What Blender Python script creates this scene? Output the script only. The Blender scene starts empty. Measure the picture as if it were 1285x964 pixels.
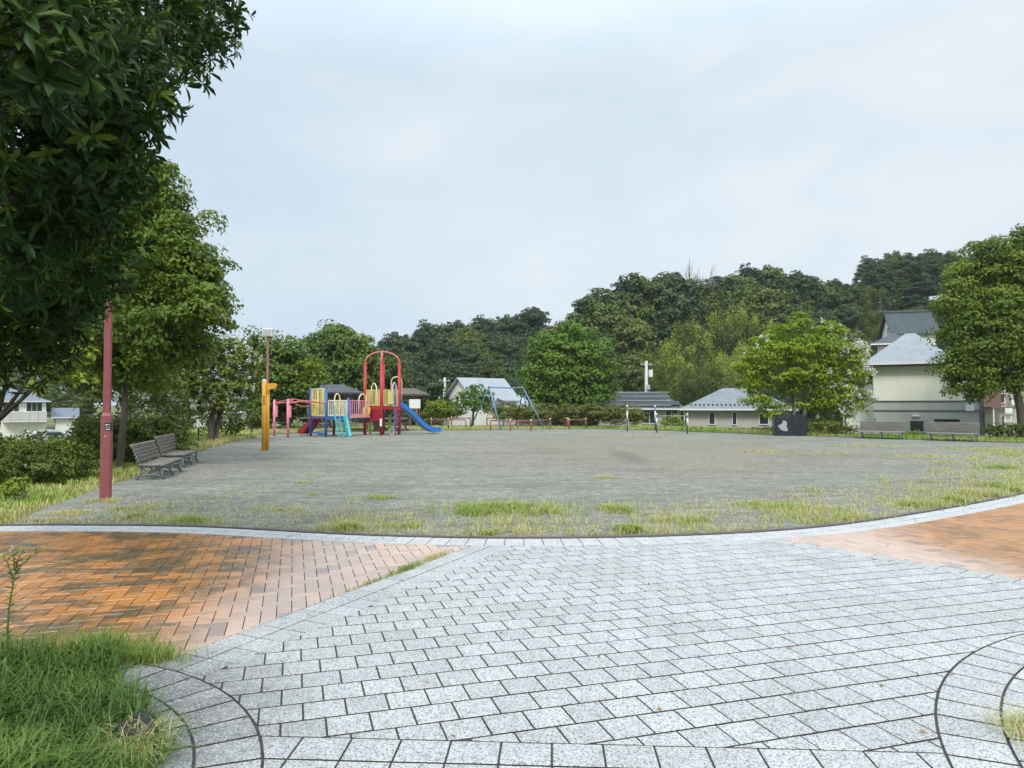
import bpy, math, random
import numpy as np
from mathutils import Vector, Matrix

random.seed(7)
scene = bpy.context.scene
COL = scene.collection
F, CX, HY, CH = 900.0, 642.5, 507.0, 1.5
TH = math.atan(25 / 900.0)
sT, cT = math.sin(TH), math.cos(TH)

# ---------------------------------------------------------------- placing
def ray(px, py):
    u = (px - CX) / F; v = (482.0 - py) / F
    return u, cT - v * sT, sT + v * cT
def G(px, py, z=0.0):
    u, y, w = ray(px, py); t = (z - CH) / w
    return (u * t, y * t)
def P(px, py, Y):
    u, y, w = ray(px, py); t = Y / y
    return Vector((u * t, Y, CH + w * t))

# ---------------------------------------------------------------- terrain
def sstep(a, b, v):
    t = min(1.0, max(0.0, (v - a) / (b - a))); return t * t * (3 - 2 * t)
def terr(x, y):
    yb = np.interp(x, [-24, -8, 8, 11, 14, 18, 24, 32], [48, 48, 47, 42, 37, 34, 31, 27])
    xl = np.interp(y, [0, 14, 20, 30, 50], [-14, -14, -16, -19, -22])
    d = max(y - yb, xl - x, x - 34)
    z = -3.2 * sstep(0, 7, d)
    if x < -15:
        z -= 1.0 * sstep(8, 30, d)
    A = np.interp(x / max(y, 60) * 120, [-120, -60, -23, 6, 15, 26, 48, 69, 90, 200], [9, 3, 5, 10, 12, 14, 17, 23, 24, 26])
    z += A * sstep(74, 128, y)
    return float(z)

# ---------------------------------------------------------------- mesh builder
class MB:
    def __init__(s): s.v = []; s.f = []; s.m = []
    def add(s, vs, fs, m=0):
        b = len(s.v); s.v.extend([tuple(v) for v in vs])
        for f in fs: s.f.append(tuple(b + i for i in f)); s.m.append(m)
        return s
    def box(s, c, d, rz=0, m=0, bev=0.0, rot=None):
        hx, hy, hz = d[0] / 2, d[1] / 2, d[2] / 2
        R = rot if rot is not None else Matrix.Rotation(rz, 3, 'Z')
        if bev <= 0:
            vs = [R @ Vector((x * hx, y * hy, z * hz)) + Vector(c) for z in (-1, 1) for x, y in ((-1, -1), (1, -1), (1, 1), (-1, 1))]
            return s.add(vs, [(3, 2, 1, 0), (4, 5, 6, 7), (0, 1, 5, 4), (1, 2, 6, 5), (2, 3, 7, 6), (3, 0, 4, 7)], m)
        b = min(bev, hx * .9, hy * .9, hz * .9)
        rings = []
        for (z, i) in ((-hz, b), (-hz + b, 0), (hz - b, 0), (hz, b)):
            X, Y = hx - i, hy - i
            k = b if i == 0 else 0
            pts = []
            for sx, sy in ((-1, -1), (1, -1), (1, 1), (-1, 1)):
                if (sx * sy) > 0: pts += [(sx * X, sy * (Y - b * .6)), (sx * (X - b * .6), sy * Y)]
                else: pts += [(sx * (X - b * .6), sy * Y), (sx * X, sy * (Y - b * .6))]
            rings.append([R @ Vector((p[0], p[1], z)) + Vector(c) for p in pts])
        vs = sum(rings, [])
        fs = [tuple(reversed(range(8))), tuple(range(24, 32))]
        for r in range(3):
            for i in range(8):
                j = (i + 1) % 8; fs.append((r * 8 + i, r * 8 + j, r * 8 + 8 + j, r * 8 + 8 + i))
        return s.add(vs, fs, m)
    def beam(s, a, b, w, t=None, m=0, up=(0, 0, 1)):
        a = Vector(a); b = Vector(b); d = b - a; L = d.length; d.normalize()
        u = Vector(up)
        if abs(d.dot(u)) > .98: u = Vector((1, 0, 0))
        x = d.cross(u).normalized(); z = x.cross(d)
        R = Matrix((x, d, z)).transposed()
        return s.box((a + b) / 2, (w, L, t or w), m=m, rot=R)
    def tube(s, pts, rad, n=8, m=0, cap=True):
        pts = [Vector(p) for p in pts]
        if not hasattr(rad, '__len__'): rad = [rad] * len(pts)
        vs = []; fs = []; prev = None
        for i, p in enumerate(pts):
            d = (pts[min(i + 1, len(pts) - 1)] - pts[max(i - 1, 0)]).normalized()
            if prev is None:
                x = d.cross(Vector((0, 0, 1)) if abs(d.z) < .9 else Vector((1, 0, 0))).normalized()
            else:
                x = (prev - d * prev.dot(d)).normalized()
            prev = x; y = d.cross(x)
            for k in range(n):
                a = 2 * math.pi * k / n
                vs.append(p + (x * math.cos(a) + y * math.sin(a)) * rad[i])
        for i in range(len(pts) - 1):
            for k in range(n):
                j = (k + 1) % n
                fs.append((i * n + k, i * n + j, i * n + n + j, i * n + n + k))
        if cap:
            fs.append(tuple(reversed(range(n)))); fs.append(tuple(range((len(pts) - 1) * n, len(pts) * n)))
        return s.add(vs, fs, m)
    def ball(s, c, r, n=10, m=0, sq=(1, 1, 1)):
        c = Vector(c); vs = [c + Vector((0, 0, -r * sq[2]))]; fs = []; k = n // 2
        for i in range(1, k):
            t = math.pi * i / k
            for j in range(n):
                a = 2 * math.pi * j / n
                vs.append(c + Vector((r * sq[0] * math.sin(t) * math.cos(a), r * sq[1] * math.sin(t) * math.sin(a), -r * sq[2] * math.cos(t))))
        vs.append(c + Vector((0, 0, r * sq[2])))
        for j in range(n): fs.append((0, 1 + (j + 1) % n, 1 + j))
        for i in range(k - 2):
            for j in range(n):
                a = 1 + i * n; fs.append((a + j, a + (j + 1) % n, a + n + (j + 1) % n, a + n + j))
        a = 1 + (k - 2) * n
        for j in range(n): fs.append((a + j, a + (j + 1) % n, len(vs) - 1))
        return s.add(vs, fs, m)
    def prism(s, poly, base, m=0):
        """poly: list of 3D points (planar), base: extrusion vector"""
        n = len(poly); e = Vector(base)
        vs = [Vector(p) for p in poly] + [Vector(p) + e for p in poly]
        fs = [tuple(reversed(range(n))), tuple(range(n, 2 * n))] + [(i, (i + 1) % n, n + (i + 1) % n, n + i) for i in range(n)]
        return s.add(vs, fs, m)
    def build(s, name, mats, parent=None, smooth=False, loc=None):
        me = bpy.data.meshes.new(name)
        me.from_pydata(s.v, [], s.f)
        if not isinstance(mats, (list, tuple)): mats = [mats]
        for q in mats: me.materials.append(q)
        if len(mats) > 1: me.polygons.foreach_set('material_index', s.m)
        if smooth: me.polygons.foreach_set('use_smooth', [True] * len(me.polygons))
        import bmesh
        if len(s.f) < 40000:
            bm = bmesh.new(); bm.from_mesh(me); bmesh.ops.recalc_face_normals(bm, faces=bm.faces); bm.to_mesh(me); bm.free()
        me.update()
        o = bpy.data.objects.new(name, me); COL.objects.link(o)
        if parent is not None: o.parent = parent
        if loc is not None: o.location = loc
        return o

def tag(o, label=None, cat=None, group=None, kind=None):
    if label: o['label'] = label
    if cat: o['category'] = cat
    if group: o['group'] = group
    if kind: o['kind'] = kind
    return o
def empty(name, loc, rz=0, label=None, cat=None, group=None):
    o = bpy.data.objects.new(name, None); COL.objects.link(o)
    o.location = loc; o.rotation_euler = (0, 0, rz); o.empty_display_size = .2
    return tag(o, label, cat, group)
def copy_tree(o, parent=None):
    c = o.copy(); COL.objects.link(c)
    if parent is not None: c.parent = parent
    for ch in list(o.children): copy_tree(ch, c)
    return c

# ---------------------------------------------------------------- materials
def newmat(name):
    m = bpy.data.materials.new(name); m.use_nodes = True
    nt = m.node_tree; b = nt.nodes['Principled BSDF']
    return m, nt, b
def N(nt, t, **kw):
    n = nt.nodes.new(t)
    for k, v in kw.items(): setattr(n, k, v)
    return n
def ramp(nt, fac, stops):
    r = N(nt, 'ShaderNodeValToRGB'); e = r.color_ramp.elements
    e[0].position, e[0].color = stops[0][0], (*stops[0][1], 1)
    e[1].position, e[1].color = stops[1][0], (*stops[1][1], 1)
    for p, c in stops[2:]:
        q = e.new(p); q.color = (*c, 1)
    nt.links.new(fac, r.inputs[0]); return r.outputs[0]
def noise(nt, vec, scale, detail=4, rough=.55, dist=0):
    n = N(nt, 'ShaderNodeTexNoise'); n.inputs['Scale'].default_value = scale
    n.inputs['Detail'].default_value = detail; n.inputs['Roughness'].default_value = rough
    n.inputs['Distortion'].default_value = dist
    if vec is not None: nt.links.new(vec, n.inputs['Vector'])
    return n.outputs['Fac']
def mixc(nt, fac, a, b, mode='MIX'):
    m = N(nt, 'ShaderNodeMix', data_type='RGBA', blend_type=mode)
    for s, v in ((m.inputs[0], fac), (m.inputs[6], a), (m.inputs[7], b)):
        if isinstance(v, (int, float)): s.default_value = v
        elif isinstance(v, tuple): s.default_value = (*v, 1)
        else: nt.links.new(v, s)
    return m.outputs[2]
def math_(nt, op, a, b=None, clamp=False):
    m = N(nt, 'ShaderNodeMath', operation=op, use_clamp=clamp)
    for s, v in ((m.inputs[0], a), (m.inputs[1], b)):
        if v is None: continue
        if isinstance(v, (int, float)): s.default_value = v
        else: nt.links.new(v, s)
    return m.outputs[0]
def mapr(nt, v, a, b, c=0., d=1.):
    m = N(nt, 'ShaderNodeMapRange'); nt.links.new(v, m.inputs[0])
    for i, q in enumerate((a, b, c, d)): m.inputs[i + 1].default_value = q
    return m.outputs[0]
def objc(nt): return N(nt, 'ShaderNodeTexCoord').outputs['Object']
def geoP(nt): return N(nt, 'ShaderNodeNewGeometry').outputs['Position']
def attr(nt, name='tint'): return N(nt, 'ShaderNodeAttribute', attribute_name=name).outputs['Fac']
def bump(nt, b, h, strength=.3, dist=.01):
    n = N(nt, 'ShaderNodeBump'); n.inputs['Strength'].default_value = strength; n.inputs['Distance'].default_value = dist
    nt.links.new(h, n.inputs['Height']); nt.links.new(n.outputs[0], b.inputs['Normal'])

def paint(name, col, rough=.45, wear=.12, scale=6, metal=0, dirt=(.25, .22, .18)):
    m, nt, b = newmat(name); c = geoP(nt)
    n1 = noise(nt, c, scale, 5, .65); n2 = noise(nt, c, scale * 9, 3)
    k = mapr(nt, n1, .45, .75, 0, wear * 2)
    base = mixc(nt, k, col, dirt)
    base = mixc(nt, mapr(nt, n2, .3, .7, 0, .25), base, tuple(v * .8 for v in col))
    nt.links.new(base, b.inputs['Base Color'])
    nt.links.new(mapr(nt, n1, .3, .7, rough - .08, rough + .15), b.inputs['Roughness'])
    b.inputs['Metallic'].default_value = metal
    bump(nt, b, n2, .08, .004)
    return m

def foliage(name, stops, trans=.28, rough=.5, spec=.3, big=.35, patch=1.0, vary=0.):
    """leaf colour varies leaf by leaf (tint) and bough by bough (noise)"""
    m, nt, b = newmat(name)
    t = attr(nt); n1 = noise(nt, geoP(nt), big, 3)
    if stops[0][1][1] < .4 and 'grass' not in name: 
        km = (1.1, 1.04, .9) if 'glossy' in name else (1.30, 1.22, .92)
        stops = [(p_, tuple(a_ * b_ for a_, b_ in zip(c_, km))) for p_, c_ in stops]
    f = math_(nt, 'ADD', math_(nt, 'MULTIPLY', t, .62), math_(nt, 'MULTIPLY', mapr(nt, n1, .3, .7), .38 * patch))
    if vary: f = math_(nt, 'ADD', f, math_(nt, 'MULTIPLY', math_(nt, 'SUBTRACT', N(nt, 'ShaderNodeObjectInfo').outputs['Random'], .5), vary), True)
    col = ramp(nt, f, stops)
    nt.links.new(col, b.inputs['Base Color'])
    b.inputs['Roughness'].default_value = rough; b.inputs['Specular IOR Level'].default_value = spec
    tr = N(nt, 'ShaderNodeBsdfTranslucent')
    c2 = mixc(nt, .5, col, (.9, 1., .35), 'MULTIPLY'); nt.links.new(c2, tr.inputs[0])
    ms = N(nt, 'ShaderNodeMixShader'); ms.inputs[0].default_value = trans
    nt.links.new(b.outputs[0], ms.inputs[1]); nt.links.new(tr.outputs[0], ms.inputs[2])
    nt.links.new(ms.outputs[0], nt.nodes['Material Output'].inputs[0])
    return m
def fstops(d, m, l): return [(0, d), (1, l), (.5, m)]

M = {}
M['leaf_near'] = foliage('glossy_leaf', fstops((.010, .030, .006), (.026, .068, .009), (.17, .25, .022)), .2, .45, .22, 1.5)
M['leaf_camphor'] = foliage('camphor_leaf', fstops((.040, .080, .014), (.105, .165, .022), (.28, .34, .06)), .35, .5)
M['leaf_dark'] = foliage('evergreen_leaf', fstops((.024, .046, .028), (.044, .078, .042), (.088, .125, .058)), .15, .6, .2, .12, vary=.5)
M['leaf_wood'] = foliage('woodland_leaf', fstops((.038, .064, .022), (.075, .110, .034), (.15, .19, .055)), .18, .6, .2, .12, vary=.6)
M['leaf_oak'] = foliage('oak_leaf', fstops((.040, .080, .018), (.080, .140, .026), (.17, .24, .045)), .25, .55, .25, .2)
M['leaf_bamboo'] = foliage('bamboo_leaf', fstops((.040, .074, .020), (.125, .165, .045), (.29, .35, .08)), .28, .6, .2, .15, vary=1.0)
M['leaf_yellow'] = foliage('yellow_leaf', fstops((.08, .125, .018), (.16, .22, .03), (.30, .36, .05)), .3, .55, .2, .5)
M['leaf_crape'] = foliage('crape_leaf', fstops((.08, .14, .010), (.17, .25, .014), (.30, .38, .03)), .3, .5, .25, .5)
M['leaf_myrtle'] = foliage('myrtle_leaf', fstops((.05, .085, .018), (.105, .15, .03), (.21, .26, .055)), .25, .5, .25, .5)
M['leaf_katsura'] = foliage('katsura_leaf', fstops((.038, .090, .014), (.085, .165, .022), (.17, .27, .04)), .25, .5, .25, .3)
M['leaf_hedge'] = foliage('hedge_leaf', fstops((.035, .056, .012), (.075, .11, .018), (.17, .22, .03)), .2, .5, .3, .6)
M['leaf_hedge_brown'] = foliage('bronze_hedge_leaf', fstops((.045, .068, .018), (.105, .125, .032), (.23, .25, .055)), .2, .5, .3, .5)
M['blossom'] = foliage('white_blossom', fstops((.62, .60, .55), (.75, .74, .70), (.85, .84, .82)), .25, .7)
M['blossom_pink'] = foliage('pale_blossom', fstops((.62, .45, .45), (.75, .62, .60), (.85, .8, .78)), .25, .7)
M['grass_lush'] = foliage('lush_grass', fstops((.05, .10, .018), (.12, .21, .035), (.33, .38, .12)), .25, .5, .3, 2.2)
M['grass_mix'] = foliage('dry_grass', [(0, (.15, .27, .05)), (1, (.44, .33, .20)), (.35, (.32, .42, .10)), (.62, (.52, .50, .20)), (.82, (.60, .53, .30))], .35, .6, .2, 1.3)
M['grass_verge'] = foliage('verge_grass', [(0, (.12, .22, .03)), (1, (.50, .42, .24)), (.4, (.27, .39, .06)), (.7, (.50, .49, .18))], .25, .6, .2, .5)
M['grass_green'] = foliage('fresh_grass', fstops((.09, .17, .03), (.19, .29, .05), (.38, .40, .12)), .25, .6, .2, 1.3)

def bark(name, a, bcol):
    m, nt, b = newmat(name); c = objc(nt)
    mp = N(nt, 'ShaderNodeMapping'); mp.inputs['Scale'].default_value = (9, 9, 2); nt.links.new(c, mp.inputs[0])
    n = noise(nt, mp.outputs[0], 2.2, 6, .65)
    nt.links.new(ramp(nt, n, [(.3, a), (.7, bcol)]), b.inputs['Base Color']); b.inputs['Roughness'].default_value = .9
    bump(nt, b, n, .7, .03); return m
M['bark'] = bark('grey_brown_bark', (.045, .035, .026), (.13, .11, .085))
M['bark_pale'] = bark('pale_bark', (.13, .11, .085), (.30, .27, .22))

# paving -----------------------------------------------------------------
def granite(name, lo, hi, spec=(.09, .09, .095), stain=True):
    m, nt, b = newmat(name); c = geoP(nt); t = attr(nt)
    base = mixc(nt, t, lo, hi)
    if stain:
        n3 = noise(nt, c, .9, 5, .6, .4)
        n6 = noise(nt, c, 9, 5, .7)
        base = mixc(nt, mapr(nt, n6, .52, .78, 0, .45), base, (.22, .225, .21))
        base = mixc(nt, mapr(nt, n3, .48, .72, 0, .40), base, (.27, .28, .26))
        # black grime washed out of the planter on the left
        vl = N(nt, 'ShaderNodeVectorMath', operation='DISTANCE'); nt.links.new(c, vl.inputs[0]); vl.inputs[1].default_value = (-2.05, 3.3, 0)
        n4 = noise(nt, c, 5, 5, .7)
        k = math_(nt, 'ADD', vl.outputs['Value'], math_(nt, 'MULTIPLY', math_(nt, 'SUBTRACT', n4, .5), 1.1))
        base = mixc(nt, mapr(nt, k, .50, 1.30, .85, 0), base, (.085, .085, .08))
    v = N(nt, 'ShaderNodeTexVoronoi'); v.inputs['Scale'].default_value = 150; nt.links.new(c, v.inputs['Vector'])
    sp = N(nt, 'ShaderNodeSeparateColor'); nt.links.new(v.outputs['Color'], sp.inputs[0])
    base = mixc(nt, mapr(nt, sp.outputs[0], .60, .76, 0, .70), base, spec)
    base = mixc(nt, mapr(nt, sp.outputs[1], .72, .8, 0, .35), base, (.74, .75, .75))
    n2 = noise(nt, c, 70, 3)
    base = mixc(nt, mapr(nt, n2, .35, .7, 0, .22), base, (.25, .25, .25))
    nt.links.new(base, b.inputs['Base Color'])
    nt.links.new(mapr(nt, n2, .3, .7, .45, .7), b.inputs['Roughness']); b.inputs['Specular IOR Level'].default_value = .35
    bump(nt, b, sp.outputs[0], .35, .0015)
    return m
M['paver'] = granite('grey_granite_paver', (.46, .465, .46), (.57, .575, .57))
M['paver_band'] = granite('pale_edging_paver', (.53, .535, .53), (.61, .615, .61), stain=False)

def brickmat():
    m, nt, b = newmat('clay_brick_paver'); c = geoP(nt); t = attr(nt)
    pink = ramp(nt, t, [(0, (.34, .28, .26)), (1, (.64, .46, .38)), (.055, (.38, .34, .33)), (.08, (.50, .39, .33)), (.55, (.57, .43, .36))])
    orange = ramp(nt, t, [(0, (.30, .13, .035)), (1, (.68, .27, .055)), (.5, (.56, .22, .045))])
    sx = N(nt, 'ShaderNodeSeparateXYZ'); nt.links.new(c, sx.inputs[0])
    # sealed / damp orange zones lie away from the worn middle of the plaza
    n0 = noise(nt, c, .6, 3)
    ax = math_(nt, 'MAXIMUM', math_(nt, 'SUBTRACT', -.15, sx.outputs[0]), math_(nt, 'MULTIPLY', math_(nt, 'SUBTRACT', sx.outputs[0], 2.2), .95))
    ax = math_(nt, 'ADD', ax, math_(nt, 'MULTIPLY', math_(nt, 'SUBTRACT', n0, .5), 1.0))
    k = mapr(nt, ax, 1.7, 2.5)
    orange = mixc(nt, mapr(nt, sx.outputs[0], 0, 2, 0, .5), orange, (.33, .20, .12))
    base = mixc(nt, k, pink, orange)
    mp = N(nt, 'ShaderNodeMapping'); mp.inputs['Scale'].default_value = (.8, 1.5, 1); mp.inputs['Rotation'].default_value = (0, 0, .5); nt.links.new(c, mp.inputs[0])
    n1 = noise(nt, mp.outputs[0], 1.5, 4, .6, .5)
    moss = math_(nt, 'MULTIPLY', mapr(nt, n1, .475, .56), math_(nt, 'MULTIPLY', k, mapr(nt, t, 0, 1, 1, .75)))
    moss = math_(nt, 'MULTIPLY', moss, mapr(nt, sx.outputs[0], -1, 1, 1, .4))
    base = mixc(nt, math_(nt, 'MULTIPLY', moss, .95), base, (.105, .078, .032))
    n2 = noise(nt, c, 90, 4, .7)
    base = mixc(nt, mapr(nt, n2, .3, .75, 0, .35), base, (.16, .12, .09))
    n5 = noise(nt, c, 7, 4, .7)
    base = mixc(nt, mapr(nt, n5, .5, .8, 0, .35), base, (.62, .50, .42))
    nt.links.new(base, b.inputs['Base Color'])
    ro = math_(nt, 'SUBTRACT', mapr(nt, n2, .3, .7, .45, .7), math_(nt, 'MULTIPLY', mapr(nt, sx.outputs[0], -2.5, -1.2, 1, 0), .26))
    nt.links.new(ro, b.inputs['Roughness']); b.inputs['Specular IOR Level'].default_value = .5
    bump(nt, b, n2, .3, .002)
    return m
M['brick'] = brickmat()

def simple(name, stops, scale=3, rough=.85, bs=.3, bd=.01, det=5, spec=.3):
    m, nt, b = newmat(name); c = geoP(nt); n = noise(nt, c, scale, det, .65)
    nt.links.new(ramp(nt, n, stops), b.inputs['Base Color']); b.inputs['Roughness'].default_value = rough
    b.inputs['Specular IOR Level'].default_value = spec
    if bs: bump(nt, b, n, bs, bd)
    return m
M['joint'] = simple('dark_joint_sand', [(.3, (.035, .03, .026)), (.7, (.09, .08, .065))], 30)
M['kerb'] = simple('weathered_rubber_kerb', [(.3, (.075, .062, .06)), (.7, (.15, .125, .115))], 14)

def dirtmat():
    m, nt, b = newmat('packed_grey_dirt'); c = geoP(nt)
    n1 = noise(nt, c, .35, 5, .6, .3); n2 = noise(nt, c, 2.6, 5, .7); n3 = noise(nt, c, 55, 4, .75)
    base = ramp(nt, n2, [(.30, (.285, .280, .238)), (.72, (.405, .396, .340))])
    mp = N(nt, 'ShaderNodeMapping'); mp.inputs['Scale'].default_value = (.16, .42, 1); nt.links.new(c, mp.inputs[0])
    n4 = noise(nt, mp.outputs[0], 1.7, 5, .6)
    base = mixc(nt, mapr(nt, n4, .45, .68, 0, .55), base, (.135, .130, .102))
    mp5 = N(nt, 'ShaderNodeMapping'); mp5.inputs['Scale'].default_value = (.7, 1.2, 1); nt.links.new(c, mp5.inputs[0])
    n5 = noise(nt, mp5.outputs[0], 3.1, 6, .72, .6)
    base = mixc(nt, mapr(nt, n5, .46, .60, 0, .62), base, (.145, .138, .108))
    base = mixc(nt, mapr(nt, n5, .30, .42, .35, 0), base, (.43, .40, .31))
    # browner soil worn out in the middle right of the field
    vd = N(nt, 'ShaderNodeVectorMath', operation='DISTANCE'); mq = N(nt, 'ShaderNodeMapping')
    mq.inputs['Location'].default_value = (-4.6 * .6, -24 * .42, 0); mq.inputs['Scale'].default_value = (.6, .42, 1)
    nt.links.new(c, mq.inputs[0]); nt.links.new(mq.outputs[0], vd.inputs[0]); vd.inputs[1].default_value = (0, 0, 0)
    kb = math_(nt, 'ADD', vd.outputs['Value'], math_(nt, 'MULTIPLY', math_(nt, 'SUBTRACT', n1, .5), 4))
    base = mixc(nt, mapr(nt, kb, 1.2, 4.6, .55, 0), base, (.32, .245, .165))
    # damp dark track
    vt = N(nt, 'ShaderNodeVectorMath', operation='DISTANCE'); mt = N(nt, 'ShaderNodeMapping')
    mt.inputs['Location'].default_value = (-3.3 * 2.2, -20.5 * .33, 0); mt.inputs['Scale'].default_value = (2.2, .33, 1)
    nt.links.new(c, mt.inputs[0]); nt.links.new(mt.outputs[0], vt.inputs[0])
    kt = math_(nt, 'ADD', vt.outputs['Value'], math_(nt, 'MULTIPLY', math_(nt, 'SUBTRACT', n2, .5), 1.0))
    base = mixc(nt, mapr(nt, kt, .35, 1.2, .6, 0), base, (.11, .105, .10))
    n7 = noise(nt, c, 7.5, 5, .75)
    base = mixc(nt, mapr(nt, n7, .46, .60, 0, .7), base, (.14, .137, .11))
    base = mixc(nt, mapr(nt, n1, .50, .66, 0, .42), base, (.145, .14, .115))
    base = mixc(nt, mapr(nt, n7, .30, .42, .4, 0), base, (.50, .48, .41))
    v = N(nt, 'ShaderNodeTexVoronoi'); v.inputs['Scale'].default_value = 38; nt.links.new(c, v.inputs['Vector'])
    sp = N(nt, 'ShaderNodeSeparateColor'); nt.links.new(v.outputs['Color'], sp.inputs[0])
    base = mixc(nt, mapr(nt, sp.outputs[0], .82, .9, 0, .35), base, (.42, .42, .38))
    base = mixc(nt, mapr(nt, n3, .35, .75, 0, .5), base, (.15, .15, .13))
    nt.links.new(base, b.inputs['Base Color']); b.inputs['Roughness'].default_value = .95; b.inputs['Specular IOR Level'].default_value = .15
    h = math_(nt, 'ADD', math_(nt, 'MULTIPLY', n5, .8), math_(nt, 'MULTIPLY', n3, .3))
    bump(nt, b, h, .8, .05)
    return m
M['dirt'] = dirtmat()
def groundmat():
    m, nt, b = newmat('verge_soil'); c = geoP(nt)
    n1 = noise(nt, c, .5, 5, .6); n2 = noise(nt, c, 18, 4, .7)
    base = ramp(nt, n1, [(.35, (.10, .13, .035)), (.65, (.23, .22, .09))])
    base = mixc(nt, mapr(nt, n2, .35, .7, 0, .6), base, (.09, .075, .04))
    nt.links.new(base, b.inputs['Base Color']); b.inputs['Roughness'].default_value = .95
    bump(nt, b, n2, .6, .03); return m
M['ground'] = groundmat()

# painted / built
M['maroon'] = paint('maroon_paint', (.27, .066, .070), .5, .15, 14)
M['red'] = paint('red_paint', (.48, .022, .030), .4, .06)
M['red_fade'] = paint('faded_red_paint', (.58, .16, .13), .5, .1)
M['rust'] = paint('rust_red_paint', (.33, .085, .055), .6, .2, 8)
M['blue'] = paint('blue_paint', (.035, .13, .42), .4, .08)
M['slideblue'] = paint('blue_plastic', (.02, .19, .58), .32, .06, 2)
M['slidered'] = paint('crimson_plastic', (.33, .01, .035), .32, .06, 2)
M['teal'] = paint('turquoise_paint', (.06, .42, .42), .45, .06)
M['yellow'] = paint('pale_yellow_paint', (.78, .68, .25), .45, .06)
M['yellow2'] = paint('strong_yellow_paint', (.80, .62, .06), .45, .06)
M['cream'] = paint('cream_paint', (.78, .72, .48), .45, .06)
M['pink'] = paint('pink_paint', (.78, .27, .38), .45, .08)
M['salmon'] = paint('salmon_paint', (.75, .36, .30), .45, .08)
M['purple'] = paint('purple_paint', (.16, .10, .36), .45, .08)
M['lime'] = paint('lime_paint', (.36, .55, .12), .45, .06)
M['brownpanel'] = paint('brown_panel', (.25, .16, .10), .7, .1)
M['orange'] = paint('orange_paint', (.86, .43, .05), .5, .05, 5)
M['white'] = paint('white_paint', (.78, .78, .76), .5, .08)
M['bar_blue'] = paint('slate_blue_paint', (.05, .13, .22), .45, .08)
M['navy'] = paint('navy_paint', (.02, .06, .13), .4, .05)
M['black'] = paint('black_paint', (.02, .022, .025), .4, .05)
M['tealdark'] = paint('dark_teal_paint', (.03, .17, .20), .45, .08)
M['bluegrey'] = paint('worn_blue_paint', (.16, .28, .48), .5, .12)
M['castiron'] = paint('grey_cast_iron', (.16, .20, .22), .55, .15)
M['brownpole'] = paint('brown_pole_paint', (.20, .085, .07), .6, .15)
M['grey'] = paint('grey_metal', (.42, .44, .45), .45, .1)
M['concrete'] = simple('pole_concrete', [(.3, (.5, .5, .48)), (.7, (.62, .62, .60))], 3)

def woodmat():
    m, nt, b = newmat('weathered_bench_wood'); c = objc(nt)
    mp = N(nt, 'ShaderNodeMapping'); mp.inputs['Scale'].default_value = (1.2, 26, 26); nt.links.new(c, mp.inputs[0])
    n = noise(nt, mp.outputs[0], 1.5, 6, .7); n2 = noise(nt, c, 3, 4)
    base = ramp(nt, n, [(.25, (.10, .088, .075)), (.75, (.30, .275, .245))])
    base = mixc(nt, mapr(nt, n2, .5, .75, 0, .5), base, (.33, .32, .31))
    nt.links.new(base, b.inputs['Base Color']); b.inputs['Roughness'].default_value = .85; bump(nt, b, n, .5, .006); return m
M['wood'] = woodmat()

def wallmat(name, col, rough=.9, sc=40, streak=True):
    m, nt, b = newmat(name); c = geoP(nt)
    n = noise(nt, c, sc, 4, .7); mp = N(nt, 'ShaderNodeMapping'); mp.inputs['Scale'].default_value = (2.2, 2.2, .25); nt.links.new(c, mp.inputs[0])
    n2 = noise(nt, mp.outputs[0], 1.2, 5, .6)
    base = mixc(nt, mapr(nt, n, .3, .7, 0, .25), col, tuple(v * .78 for v in col))
    base = mixc(nt, mapr(nt, n2, .5, .8, 0, .35), base, tuple(v * .6 for v in col))
    nt.links.new(base, b.inputs['Base Color']); b.inputs['Roughness'].default_value = rough; bump(nt, b, n, .3, .01); return m
M['w_cream'] = wallmat('cream_render', (.80, .79, .68))
M['w_grey'] = wallmat('grey_render', (.45, .46, .43))
M['w_white'] = wallmat('white_render', (.82, .80, .74))
M['w_beige'] = wallmat('beige_siding', (.50, .47, .42))
M['w_brown'] = wallmat('brown_siding', (.20, .12, .09))
M['w_pink'] = wallmat('pinkish_siding', (.50, .40, .36))
M['w_dark'] = wallmat('dark_siding', (.12, .12, .12))

def roofmat(name, a, b_, rows=4.0, rough=.6, vert=False, mort=.55):
    m, nt, b = newmat(name); c = N(nt, 'ShaderNodeTexCoord').outputs['UV']
    br = N(nt, 'ShaderNodeTexBrick'); br.inputs['Scale'].default_value = 1.0
    br.inputs['Color1'].default_value = (*a, 1); br.inputs['Color2'].default_value = (*b_, 1)
    br.inputs['Mortar'].default_value = (*[v * mort for v in a], 1)
    br.inputs['Mortar Size'].default_value = .018; br.inputs['Brick Width'].default_value = .33 if not vert else .3
    br.inputs['Row Height'].default_value = .27 if not vert else 8.0
    br.offset = .5 if not vert else 0
    nt.links.new(c, br.inputs['Vector'])
    n = noise(nt, geoP(nt), 1.6, 5, .6)
    base = mixc(nt, mapr(nt, n, .4, .75, 0, .4), br.outputs[0], tuple(v * .65 for v in a))
    nt.links.new(base, b.inputs['Base Color']); b.inputs['Roughness'].default_value = rough
    nb = N(nt, 'ShaderNodeBump'); nb.inputs['Strength'].default_value = .6; nb.inputs['Distance'].default_value = .03; nb.invert = True
    nt.links.new(br.outputs['Fac'], nb.inputs['Height']); nt.links.new(nb.outputs[0], b.inputs['Normal'])
    return m
M['r_blue'] = roofmat('blue_grey_tile', (.20, .225, .25), (.25, .275, .30))
M['r_pale'] = roofmat('pale_grey_shingle', (.27, .295, .325), (.30, .325, .355), mort=.85)
M['r_dark'] = roofmat('dark_grey_tile', (.06, .063, .07), (.09, .094, .105))
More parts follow.
